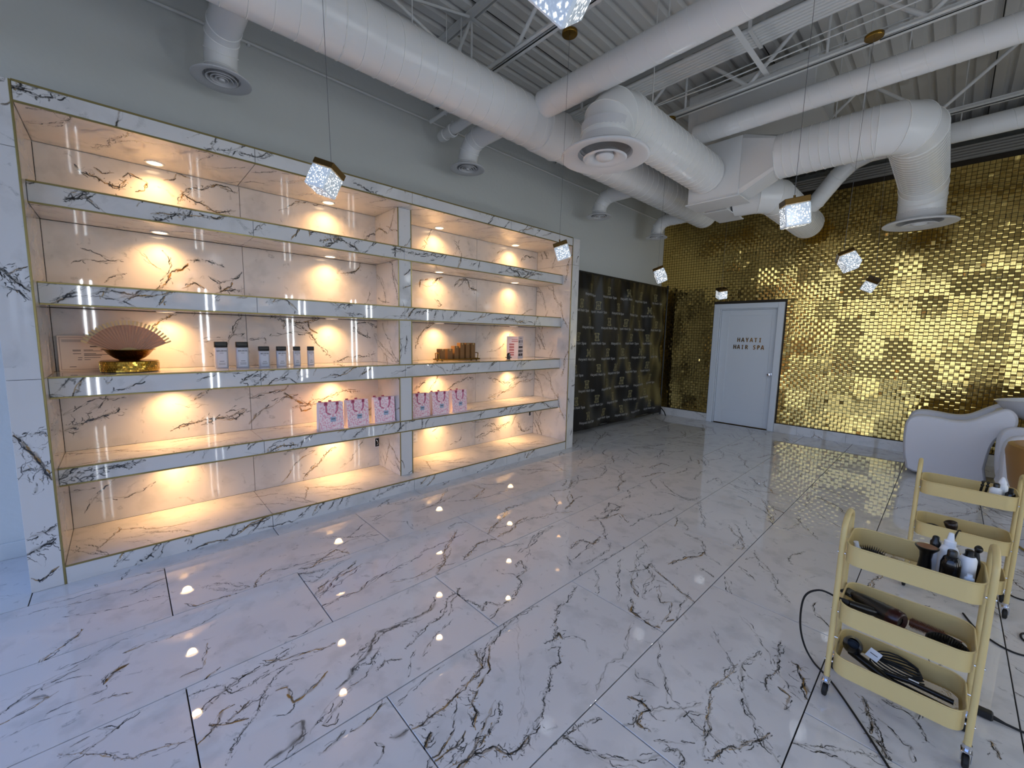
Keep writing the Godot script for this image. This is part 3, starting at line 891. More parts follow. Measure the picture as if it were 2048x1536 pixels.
func build_door() -> void:
	var d := MB.new()
	var leaf := MB.new()
	# casing
	for s in [[V(0.85, 0.0, -0.02), V(0.945, 2.15, 0.022)], [V(1.858, 0.0, -0.02), V(1.95, 2.15, 0.022)], [V(0.945, 2.062, -0.02), V(1.858, 2.15, 0.022)]]:
		d.between(s[0], s[1], 0.004)
	for s in [[V(0.945, 0.0, -0.12), V(0.962, 2.062, -0.02)], [V(1.841, 0.0, -0.12), V(1.858, 2.062, -0.02)], [V(0.962, 2.045, -0.12), V(1.841, 2.062, -0.02)]]:
		d.between(s[0], s[1], 0.002)
	var door := structure("door_1", d, M.door_paint, "white panelled door in the gold wall lettered in gold and black")
	# leaf with a recessed panel
	var z1 := -0.045
	leaf.between(V(0.965, 0.012, -0.09), V(1.838, 2.042, z1 - 0.008))
	for s in [[V(0.965, 0.012, z1 - 0.008), V(1.096, 2.042, z1)], [V(1.767, 0.012, z1 - 0.008), V(1.838, 2.042, z1)], [V(1.096, 1.945, z1 - 0.008), V(1.767, 2.042, z1)], [V(1.096, 0.012, z1 - 0.008), V(1.767, 0.268, z1)]]:
		leaf.between(s[0], s[1], 0.002)
	var lf := part(door, "door_leaf", leaf, M.door_paint)
	var knob := MB.new().lathe([Vector2(0, 0), Vector2(0.032, 0), Vector2(0.032, 0.005), Vector2(0.012, 0.01), Vector2(0.012, 0.03), Vector2(0.026, 0.04), Vector2(0.03, 0.052), Vector2(0.024, 0.064), Vector2(0, 0.067)], 20, Transform3D(Basis(V(1, 0, 0), V(0, 0, 1), V(0, -1, 0)), V(1.808, 0.95, z1)))
	tag(part(lf, "door_knob", knob, M.chrome), "round chrome door knob")
	part(lf, "threshold", MB.new().between(V(0.965, 0, -0.09), V(1.838, 0.01, -0.05)), M.brass)
	# separate mirror-gold letters
	for row in [["HAYATI", 1.26, 1.485, 0.0675], ["HAIR SPA", 1.205, 1.36, 0.0625]]:
		var s: String = row[0]
		for i in s.length():
			if s[i] == " ": continue
			var lm := put(lf, "letter_%s" % s[i].to_lower(), text_mesh(s[i], 0.072, 0.006, M.letter_gold), Transform3D(Basis.from_scale(V(0.82, 1, 1)), V(row[1] + i * row[3] + 0.02, row[2] + 0.036, z1 - 0.004)))
			lm.set_meta("label", "mirror gold letter %s" % s[i])

# ---------- marble display shelving ----------
const xF := 0.416
const xS := 0.263
const xB := -0.2
const zL := 8.218
const zR := 3.604
const zLo := 8.356
const zRo := 3.455
const zD0 := 5.83
const zD1 := 5.97
const SOFFIT := [2.664, 2.195, 1.636, 1.087, 0.55]
const TOPS := [2.319, 1.767, 1.217, 0.663, 0.113]
const JZ := [8.218, 7.13, 5.905, 4.685, 3.604]
var unit: Node3D

func strip_tiles(p: Node3D, m: Material, xa: float, xb: float, ya: float, yb: float, cuts: Array, du: float, dv: float, uo: Vector3, vdir: Vector3) -> void:
	for i in cuts.size() - 1:
		var mb := slab_map(MB.new(), V(0, 0, -1), vdir, uo, du, dv)
		mb.between(V(xa, ya, cuts[i + 1] + 0.0016), V(xb, yb, cuts[i] - 0.0016), 0.001)
		part(p, "marble_tile", mb, m)
func trim_bar(p: Node3D, a: Vector3, b: Vector3) -> void:
	part(p, "edge_trim", MB.new().between(a, b, 0.0012), M.gold_trim)

func build_shelving() -> void:
	unit = thing("display_shelving", "built-in marble display shelving with gold edges and lit bays along the long wall", "shelving", V(0.1, 0, 5.9))
	var L := zL - zR
	var span := zLo - zRo
	# back panels, one picture for each row
	var rows := [[2.664, 2.319], [2.195, 1.767], [1.636, 1.217], [1.087, 0.663], [0.55, 0.113]]
	var back := wpart(unit, "back_panel", MB.new().between(V(XW + 0.001, 0.0, zR - 0.01), V(xB - 0.010, 2.66, zL + 0.01)), M.grout)
	for r in 5:
		var yt: float = rows[r][0] - 0.003
		var yb: float = rows[r][1] + 0.001
		var dv := 0.5
		for half in 2:
			var za: float = [8.218, 5.888][half]
			var zb: float = [5.888, 3.604][half]
			var m := marble_mat("marble_back_%d_%d" % [r, half], marble(1536, 330, 2.33, dv, pick(SHELF_VEINS, za, yt, zb, yb, -1, -1), 40 + r * 2 + half, 5, -0.6), 0.03)
			strip_tiles(back, m, xB - 0.010, xB, yb, yt, [[8.218, 7.12, 5.888], [5.888, 4.675, 3.604]][half], 2.33, dv, V(0, yt, za), V(0, -1, 0))
	# shelves
	for r in 4:
		var yt: float = TOPS[r]
		var yb: float = SOFFIT[r + 1]
		var sh := wpart(unit, "shelf", MB.new().between(V(xB, yb + 0.010, zR), V(xS - 0.010, yt - 0.010, zL)), M.grout)
		var fm := marble_mat("marble_front_%d" % r, marble(2048, 64, L, 0.14, [], 60 + r, 42, -0.7), 0.03)
		strip_tiles(sh, fm, xS - 0.010, xS, yb + 0.009, yt - 0.009, JZ, L, 0.14, V(0, yt, zL), V(0, -1, 0))
		strip_tiles(sh, pool[r], xB, xS - 0.004, yt - 0.010, yt, JZ, 1.23, 0.606, V(xB, 0, zL - 0.3 * r), V(1, 0, 0))
		strip_tiles(sh, pool[(r + 3) % 6], xB, xS - 0.004, yb, yb + 0.010, JZ, 1.23, 0.606, V(xB, 0, zL - 0.5 * r), V(1, 0, 0))
		trim_bar(sh, V(xS - 0.004, yt - 0.009, zR), V(xS + 0.0025, yt + 0.001, zL))
		trim_bar(sh, V(xS - 0.004, yb - 0.001, zR), V(xS + 0.0025, yb + 0.009, zL))
	# divider pieces, one in each bay
	var dm := marble_mat("marble_divider", marble(256, 2048, 0.3, 2.7, [], 81, 24, -1.0), 0.03)
	for r in 5:
		var y0: float = TOPS[r]
		var y1: float = SOFFIT[r]
		var dv := wpart(unit, "divider", MB.new().between(V(xB, y0, zD0 + 0.010), V(xS - 0.010, y1, zD1 - 0.010)), M.grout)
		var q := slab_map(MB.new(), V(0, 0, -1), V(0, -1, 0), V(0, 2.7, zD1 + 0.02), 0.3, 2.7)
		part(dv, "marble_tile", q.between(V(xS - 0.010, y0 + 0.001, zD0 + 0.009), V(xS, y1 - 0.001, zD1 - 0.009), 0.001), dm)
		for s in [[zD0, zD0 + 0.010], [zD1 - 0.010, zD1]]:
			var q2 := slab_map(MB.new(), V(1, 0, 0), V(0, -1, 0), V(xB, 1.2, 0), 1.23, 0.606)
			part(dv, "marble_tile", q2.between(V(xB, y0 + 0.001, s[0]), V(xS - 0.006, y1 - 0.001, s[1]), 0.001), pool[r % 6])
		trim_bar(dv, V(xS - 0.004, y0 + 0.001, zD0 - 0.001), V(xS + 0.0025, y1 - 0.001, zD0 + 0.009))
		trim_bar(dv, V(xS - 0.004, y0 + 0.001, zD1 - 0.009), V(xS + 0.0025, y1 - 0.001, zD1 + 0.001))
	# header
	var hd := wpart(unit, "header", MB.new().between(V(xB, 2.674, zR), V(xF - 0.010, 2.765, zL)), M.grout)
	var hm := marble_mat("marble_header", marble(2048, 64, L, 0.14, [], 71, 26, -0.7), 0.03)
	strip_tiles(hd, hm, xF - 0.010, xF, 2.674, 2.765, JZ, L, 0.14, V(0, 2.77, zL), V(0, -1, 0))
	strip_tiles(hd, pool[1], xB, xF - 0.004, 2.664, 2.674, JZ, 1.23, 0.63, V(xB, 0, zL), V(1, 0, 0))
	trim_bar(hd, V(xF - 0.004, 2.663, zR), V(xF + 0.0025, 2.674, zL))
	trim_bar(hd, V(xF - 0.020, 2.765, zR), V(xF + 0.0025, 2.776, zL))
	# base plinth
	var bs := wpart(unit, "base", MB.new().between(V(xB, 0.0, zR), V(xF - 0.010, 0.103, zL)), M.grout)
	var bm := marble_mat("marble_base", marble(2048, 64, L, 0.14, [], 73, 40, -0.7), 0.03)
	strip_tiles(bs, bm, xF - 0.010, xF, 0.0, 0.103, JZ, L, 0.14, V(0, 0.11, zL), V(0, -1, 0))
	strip_tiles(bs, pool[4], xB, xF - 0.004, 0.103, 0.113, JZ, 1.23, 0.63, V(xB, 0, zL), V(1, 0, 0))
	trim_bar(bs, V(xF - 0.004, 0.103, zR), V(xF + 0.0025, 0.114, zL))
	# end columns
	for side in 2:
		var a: float = zL if side == 0 else zRo
		var b: float = zLo if side == 0 else zR
		var col := wpart(unit, "column", MB.new().between(V(XW + 0.001, 0, a + 0.010), V(xF - 0.010, 2.77, b - 0.010)), M.grout)
		var cm: Material
		if side == 0:
			cm = marble_mat("marble_pillar", marble(160, 2048, 0.18, 2.78, pick(PILLAR_VEINS, zLo, 2.78, zL, 0.0, -1, -1), 91, 6, -0.8), 0.03)
		else:
			cm = marble_mat("marble_pillar_far", marble(128, 1024, 0.18, 2.78, [], 92, 14, -0.8), 0.03)
		var ys := [0.0, 1.219, 2.438, 2.772]
		for i in 3:
			var q := slab_map(MB.new(), V(0, 0, -1), V(0, -1, 0), V(0, 2.78, zLo if side == 0 else zR + 0.02), 0.18, 2.78)
			part(col, "marble_tile", q.between(V(xF - 0.010, ys[i] + 0.0012, a + (0.009 if side == 0 else 0.0)), V(xF, ys[i + 1] - 0.0012, b - (0.009 if side == 1 else 0.0)), 0.001), cm)
			for f in [[a, a + 0.010], [b - 0.010, b]]:
				var q2 := slab_map(MB.new(), V(0, 1, 0), V(-1, 0, 0), V(xF, 0.1, 0), 1.23, 0.63)
				part(col, "marble_tile", q2.between(V(xB if f[0] == (a if side == 0 else b - 0.010) else XW + 0.001, ys[i] + 0.0012, f[0]), V(xF - 0.010, ys[i + 1] - 0.0012, f[1]), 0.001), pool[5 - side * 2])
		var ze: float = a if side == 0 else b
		var sg := 1.0 if side == 0 else -1.0
		trim_bar(col, V(xF - 0.005, 0.0, minf(ze - sg * 0.001, ze + sg * 0.009)), V(xF + 0.0025, 2.772, maxf(ze - sg * 0.001, ze + sg * 0.009)))
	build_downlights()
	build_outlets()

func build_downlights() -> void:
	var lens := mat("downlight_lens", Color(1, 0.93, 0.8), 0.4)
	lens.emission_enabled = true
	lens.emission = Color(1.0, 0.86, 0.66)
	lens.emission_energy_multiplier = 7.0
	var ring := MB.new().lathe([Vector2(0.040, 0.002), Vector2(0.044, -0.006), Vector2(0.052, -0.006), Vector2(0.056, 0.0), Vector2(0.056, 0.004)], 32).mesh(M.white_plastic)
	var disc := MB.new().lathe([Vector2(0.041, -0.001), Vector2(0.036, -0.004), Vector2(0, -0.0045)], 28).mesh(lens)
	var rown := ["top row", "second row", "middle row", "fourth row", "lowest row"]
	var coln := ["leftmost", "second from left", "third from left", "rightmost"]
	for r in 5:
		for c in 4:
			var p := V(-0.085, SOFFIT[r], [7.64, 6.46, 5.29, 4.14][c])
			var t := thing("recessed_downlight", "round warm downlight recessed in the shelving's %s, %s" % [rown[r], coln[c]], "downlight", p, "downlights in the display shelving")
			put(t, "trim_ring", ring)
			put(t, "lens", disc)
			var l := SpotLight3D.new()
			l.name = "downlight_beam"
			l.position = V(0, -0.012, 0)
			l.rotation_degrees = V(-90, 0, 0)
			l.light_color = Color(1.0, 0.76, 0.48)
			l.light_energy = 0.55
			l.light_size = 0.03
			l.spot_angle = 74.0
			l.spot_angle_attenuation = 2.0
			l.spot_range = 12.0
			l.spot_attenuation = 2.0
			l.shadow_enabled = true
			t.add_child(l)

func build_outlets() -> void:
	var list := [[V(xB, 0.352, 5.545), true, "white wall outlet low on the marble back right of the divider"], [V(xB, 0.364, 5.99), false, "open black outlet box low on the marble back left of the divider"], [V(xB, 0.42, 3.68), false, "small open black outlet box near the right column"]]
	for e in list:
		var t := thing("wall_outlet", e[2], "outlet", e[0], "outlets in the display shelving")
		if e[1]:
			part(t, "plate", MB.new().box(V(0.003, 0, 0), V(0.006, 0.115, 0.07), 0.0025), M.white_plastic)
			for y in [-0.024, 0.024]:
				var rc := part(t, "receptacle", MB.new().box(V(0.0065, y, 0), V(0.003, 0.034, 0.03), 0.001), M.white_plastic)
				part(rc, "slot", MB.new().box(V(0.0082, y, -0.007), V(0.001, 0.012, 0.003)).box(V(0.0082, y, 0.007), V(0.001, 0.012, 0.003)), M.black_plastic)
		else:
			var s := 0.095
			var w := 0.052
			part(t, "box_rim", MB.new().box(V(0.003, s / 2, 0), V(0.006, 0.006, w)).box(V(0.003, -s / 2, 0), V(0.006, 0.006, w)).box(V(0.003, 0, w / 2), V(0.006, s, 0.005)).box(V(0.003, 0, -w / 2), V(0.006, s, 0.005)), M.white_plastic)
			part(t, "open_box", MB.new().box(V(0.001, 0, 0), V(0.002, s - 0.006, w - 0.005)), M.black_plastic)
			part(t, "wire", MB.new().tube([V(0.003, 0.03, 0.01), V(0.012, 0.01, 0.0), V(0.01, -0.015, -0.008), V(0.003, -0.03, 0.004)], 0.0025, 6), M.chrome)

# ---------- roof deck, joists, ducts ----------
func build_ceiling() -> void:
	# fluted steel deck, ribs running along z
	var prof := []
	var pitch := 0.152
	var x := XW - 0.14
	while x < XR + 0.14:
		prof.append_array([Vector2(x, YD), Vector2(x + 0.082, YD), Vector2(x + 0.100, YD + 0.042), Vector2(x + 0.134, YD + 0.042)])
		x += pitch
	prof.append_array([Vector2(XR + 0.2, YD), Vector2(XR + 0.2, YD + 0.12), Vector2(XW - 0.14, YD + 0.12)])
	var mb := MB.new()
	var m := prof.size()
	for i in m:
		var a: Vector2 = prof[i]
		var b: Vector2 = prof[(i + 1) % m]
		var e := (b - a).normalized()
		mb.flat([V(a.x, a.y, -1.6), V(b.x, b.y, -1.6), V(b.x, b.y, ZF + 0.14), V(a.x, a.y, ZF + 0.14)], V(e.y, -e.x, 0))
	var deck := structure("ceiling", mb, M.deck_paint, "painted fluted steel roof deck")
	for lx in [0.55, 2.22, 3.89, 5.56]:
		part(deck, "lap_seam", MB.new().between(V(lx, YD - 0.002, -1.5), V(lx + 0.008, YD + 0.001, ZF)), M.seam_dark_bore_shade)
	var names := ["nearest the storefront, over the first pendant row", "second from the storefront, over the long duct", "third from the storefront, behind the ribbed conduit bundle", "fourth from the storefront, over the far elbow duct"]
	var zs := [7.2, 5.25, 3.31, 1.37]
	for i in 4:
		joist(zs[i], "white open-web steel roof joist, " + names[i])
	# bridging angles along z at the bottom chords
	var bn := ["over the marble shelving", "over the middle of the room", "over the tool carts", "by the far side wall"]
	var bx := [0.45, 2.43, 4.3, 6.1]
	for i in 4:
		var t := thing("bridging_bar", "white steel bridging bar crossing the joists " + bn[i], "steel bar", V(bx[i], 3.985, 4.5), "bridging bars between joists")
		var za := -1.22 if i == 1 else -4.3
		part(t, "angle", MB.new().between(V(-0.022, 0, za), V(0.022, 0.006, 4.6)).between(V(-0.022, 0.006, za), V(-0.016, 0.045, 4.6)), M.steel_paint)
		for s in [[1.37, 3.31], [3.31, 5.25], [5.25, 7.2]]:
			if (i == 1 and s[0] < 3.0) or s[0] == 3.31: continue
			var mid: float = (s[0] + s[1]) / 2 - 4.5
			part(t, "cross_brace", MB.new().tube([V(0.01, 0.03, mid - 0.93), V(0.01, 0.52, mid + 0.93)], 0.014, 5), M.steel_paint)
			part(t, "cross_brace", MB.new().tube([V(-0.022, 0.03, mid + 0.93), V(-0.022, 0.52, mid - 0.93)], 0.014, 5), M.steel_paint)
	# ribbed bundle of conduits beside the third joist
	var cb := thing("conduit_bundle", "flat bundle of white conduits running under the roof beside a joist", "conduit", V(3.2, 4.2, 3.6))
	for i in 7:
		part(cb, "conduit", MB.new().cyl(V(-3.3, 0, 0.13 - i * 0.042), V(3.35, 0, 0.13 - i * 0.042), 0.019, 8), M.steel_paint)
	for xx in [-2.6, -0.8, 1.0, 2.8]:
		part(cb, "hanger_strap", MB.new().box(V(xx, 0.17, 0.16), V(0.03, 0.38, 0.004)).box(V(xx, 0.17, -0.16), V(0.03, 0.38, 0.004)).box(V(xx, -0.022, 0), V(0.03, 0.004, 0.32)), M.steel_paint)
	var wires := [[V(1.2, 4.07, 3.42), V(2.0, 4.02, 3.45), V(6.5, 4.05, 3.42)], [V(1.3, 4.10, 3.38), V(3.0, 4.11, 3.40), V(6.5, 4.09, 3.38)], [V(1.9, 4.0, 3.28), V(2.6, 4.03, 3.27), V(6.5, 4.01, 3.27)]]
	var wl := ["lowest thin white cable slung under the conduit bundle", "thin white cable slung close along the conduit bundle", "thin white cable laid along the joist's bottom chord"]
	for i in 3:
		var o := put(self, "ceiling_cable", MB.new().tube(wires[i], 0.006, 6).mesh(M.steel_paint))
		tag(o, wl[i], "cable", "cables under the roof")
	# thin pipe on the long wall
	var wp := thing("wall_conduit", "thin white conduit running high along the long grey wall", "conduit", V(XW + 0.016, 3.75, 4.0))
	part(wp, "pipe", MB.new().cyl(V(0, 0, -3.9), V(0, 0.04, 4.9), 0.011, 8), M.steel_paint)
	for z in [-3.0, -1.0, 1.0, 3.0]: part(wp, "clip", MB.new().box(V(-0.004, 0.01 + z * 0.004, z), V(0.022, 0.034, 0.02), 0.003), M.steel_paint)
	# capped sprinkler pipe and thinner pipe behind the second drop
	var sp := thing("sprinkler_pipe", "capped white sprinkler pipe with clamp behind the second duct drop", "pipe", V(0.55, 3.55, 5.33))
	part(sp, "pipe", MB.new().cyl(V(-0.52, 0, 0), V(0.1, 0.02, 0), 0.048, 18), M.steel_paint)
	part(sp, "cap", MB.new().lathe([Vector2(0, -0.01), Vector2(0.05, 0.0), Vector2(0.056, 0.02), Vector2(0.056, 0.09), Vector2(0.048, 0.095)], 18, Transform3D(Basis(V(0, 1, 0), V(1, 0, 0), V(0, 0, -1)), V(-0.54, 0, 0))), M.steel_paint)
	part(sp, "clamp", MB.new().lathe([Vector2(0.05, 0), Vector2(0.062, 0.004), Vector2(0.062, 0.04), Vector2(0.05, 0.044)], 18, Transform3D(Basis(V(0, 1, 0), V(1, 0, 0), V(0, 0, -1)), V(-0.36, 0, 0))).box(V(-0.338, 0.075, 0), V(0.03, 0.03, 0.02), 0.004), M.steel_paint)
	part(sp, "hanger_rod", MB.new().cyl(V(-0.2, 0.05, 0), V(-0.2, 0.99, 0), 0.006, 6), M.steel_paint)
	var tp := thing("small_pipe", "thin white pipe with painted dark end above the sprinkler pipe", "pipe", V(0.5, 3.66, 5.45))
	part(tp, "pipe", MB.new().cyl(V(-0.5, 0, 0), V(0.15, 0.01, 0), 0.018, 14), M.steel_paint)
	part(tp, "mouth_shade", MB.new().cyl(V(-0.502, 0, 0), V(-0.49, 0, 0), 0.012, 12), M.seam_dark_bore_shade)  # dark disc on the closed end, shade of a bore painted in
	part(tp, "hanger", MB.new().tube([V(-0.22, -0.02, 0.02), V(-0.22, -0.03, 0), V(-0.22, 0.0, -0.025), V(-0.22, 0.05, 0), V(-0.22, 0.88, 0)], 0.005, 6), M.steel_paint)

func joist(z: float, label: String) -> void:
	var t := thing("roof_joist", label, "joist", V(3.2, 3.93, z), "open-web roof joists")
	var x0 := XW + 0.01 - 3.2
	var x1 := XR - 0.01 - 3.2
	for s in [-1.0, 1.0]:
		part(t, "bottom_chord", MB.new().between(V(x0, 0, s * 0.012), V(x1, 0.006, s * 0.05)).between(V(x0, 0, s * 0.012), V(x1, 0.045, s * 0.018)), M.steel_paint)
		part(t, "top_chord", MB.new().between(V(x0, 0.612, s * 0.012), V(x1, 0.618, s * 0.06)).between(V(x0, 0.565, s * 0.012), V(x1, 0.612, s * 0.018)), M.steel_paint)
	var n := 11
	var st := (x1 - x0) / n
	for i in n:
		var a := x0 + st * i
		var up := i % 2 == 0
		var ya := 0.03 if up else 0.59
		var yb := 0.59 if up else 0.03
		part(t, "web", MB.new().cyl(V(a, ya, 0), V(a + st, yb, 0), 0.019, 6), M.steel_paint)
		if up:
			part(t, "web_post", MB.new().cyl(V(a + st, 0.59, 0), V(a + st, 0.03, 0), 0.012, 6), M.steel_paint)

# mitred round duct along a polyline with ring seams at bends and a spiral lock seam on straight runs
func duct(t: Node3D, path: Array, r: float, spiral := 0.13, cap_end := false, sides := 36, ridge := 0.0042) -> void:
	var m := path.size()
	var sh := MB.new()
	var planes := []
	for i in m:
		var d: Vector3
		if i == 0: d = (path[1] - path[0]).normalized()
		elif i == m - 1: d = (path[i] - path[i - 1]).normalized()
		else: d = ((path[i] - path[i - 1]).normalized() + (path[i + 1] - path[i]).normalized()).normalized()
		planes.append(d)
	for i in m - 1:
		var a: Vector3 = path[i]
		var b: Vector3 = path[i + 1]
		var d := (b - a).normalized()
		var u := d.cross(Vector3.UP if absf(d.y) < 0.9 else Vector3.RIGHT).normalized()
		var w := d.cross(u)
		var s := sh.v.size()
		for k in sides + 1:
			var an := TAU * k / sides
			var o := u * cos(an) + w * sin(an)
			for e in 2:
				var P: Vector3 = a if e == 0 else b
				var pn: Vector3 = planes[i + e]
				var rho := o * r
				sh.vert(P + rho - d * (rho.dot(pn) / d.dot(pn)), o)
		for k in sides:
			var q := s + k * 2
			sh.tri(q, q + 1, q + 3); sh.tri(q, q + 3, q + 2)
		if i > 0:
			var ring := []
			for k in sides + 1:
				var an := TAU * k / sides
				var o := u * cos(an) + w * sin(an)
				var rho := o * (r + 0.001)
				var pn: Vector3 = planes[i]
				ring.append(a + rho - d * (rho.dot(pn) / d.dot(pn)))
			part(t, "joint_seam", MB.new().tube(ring, 0.004, 5, false), M.seam_paint)
		var l := a.distance_to(b)
		if spiral > 0.0 and l > 0.35:
			var turns := l / spiral
			var steps := int(turns * 22)
			var hp := []
			for k in steps + 1:
				var f := float(k) / steps
				var an := f * turns * TAU
				hp.append(a + d * l * f + (u * cos(an) + w * sin(an)) * (r + 0.0005))
			part(t, "spiral_seam", MB.new().tube(hp, ridge, 4, false), M.seam_paint)
	if cap_end:
		var d: Vector3 = planes[m - 1]
		var u := d.cross(Vector3.UP if absf(d.y) < 0.9 else Vector3.RIGHT).normalized()
		sh.lathe([Vector2(r, 0), Vector2(r - 0.012, 0.012), Vector2(0, 0.012)], sides, Transform3D(Basis(u, d, u.cross(d)), path[m - 1]))
	part(t, "duct_shell", sh, M.duct_paint)

func arc(c: Vector3, from: Vector3, to: Vector3, r: float, n: int, a0 := 0.0, a1 := 90.0) -> Array:
	var out := []
	for i in n + 1:
		var a := deg_to_rad(lerpf(a0, a1, float(i) / n))
		out.append(c + from * cos(a) * r + to * sin(a) * r)
	return out

# round ceiling diffuser, its face looking down, neck top at y = 0
func diffuser(t: Node3D, at: Vector3, R: float, neck: float, big: bool) -> void:
	var xf := Transform3D(Basis.IDENTITY, at)
	var fl := MB.new()
	var k := R / 0.16
	fl.lathe([Vector2(neck, 0.0), Vector2(neck, -0.035 * k), Vector2(R * 0.93, -0.050 * k), Vector2(R, -0.058 * k), Vector2(R * 1.0, -0.063 * k), Vector2(R * 0.95, -0.066 * k), Vector2(R * 0.62, -0.050 * k), Vector2(R * 0.56, -0.02 * k)], 40, xf, 50.0)
	var d := part(t, "diffuser", fl, M.grille_paint)
	part(d, "throat", MB.new().lathe([Vector2(R * 0.56, -0.022 * k), Vector2(neck * 0.97, 0.0), Vector2(neck * 0.97, 0.05 * k)], 32, xf), M.grille_paint)
	if big:
		part(d, "cone_ring", MB.new().lathe([Vector2(R * 0.20, -0.035 * k), Vector2(R * 0.26, -0.055 * k), Vector2(R * 0.46, -0.070 * k), Vector2(R * 0.50, -0.066 * k), Vector2(R * 0.44, -0.060 * k), Vector2(R * 0.28, -0.040 * k)], 36, xf, 60.0), M.grille_paint)
		part(d, "centre_cap", MB.new().lathe([Vector2(0, -0.072 * k), Vector2(R * 0.16, -0.070 * k), Vector2(R * 0.21, -0.060 * k), Vector2(R * 0.17, -0.045 * k), Vector2(0, -0.045 * k)], 28, xf, 60.0), M.grille_paint)
	else:
		for q in [0.47, 0.33, 0.19]:
			part(d, "cone_ring", MB.new().lathe([Vector2(R * q * 0.94, -0.042 * k), Vector2(R * q * 1.10, -0.060 * k), Vector2(R * (q * 1.10 + 0.022), -0.058 * k), Vector2(R * (q * 0.94 + 0.02), -0.040 * k)], 32, xf, 50.0), M.grille_paint)
		part(d, "centre_cap", MB.new().lathe([Vector2(0, -0.070 * k), Vector2(R * 0.09, -0.068 * k), Vector2(R * 0.11, -0.055 * k), Vector2(0, -0.05 * k)], 20, xf, 60.0), M.grille_paint)

func hanger(t: Node3D, p: Vector3, r: float) -> void:
	part(t, "hanger_rod", MB.new().cyl(p + V(0, r, 0), V(p.x, YD - 0.002 - t.position.y, p.z), 0.005, 6), M.steel_paint)

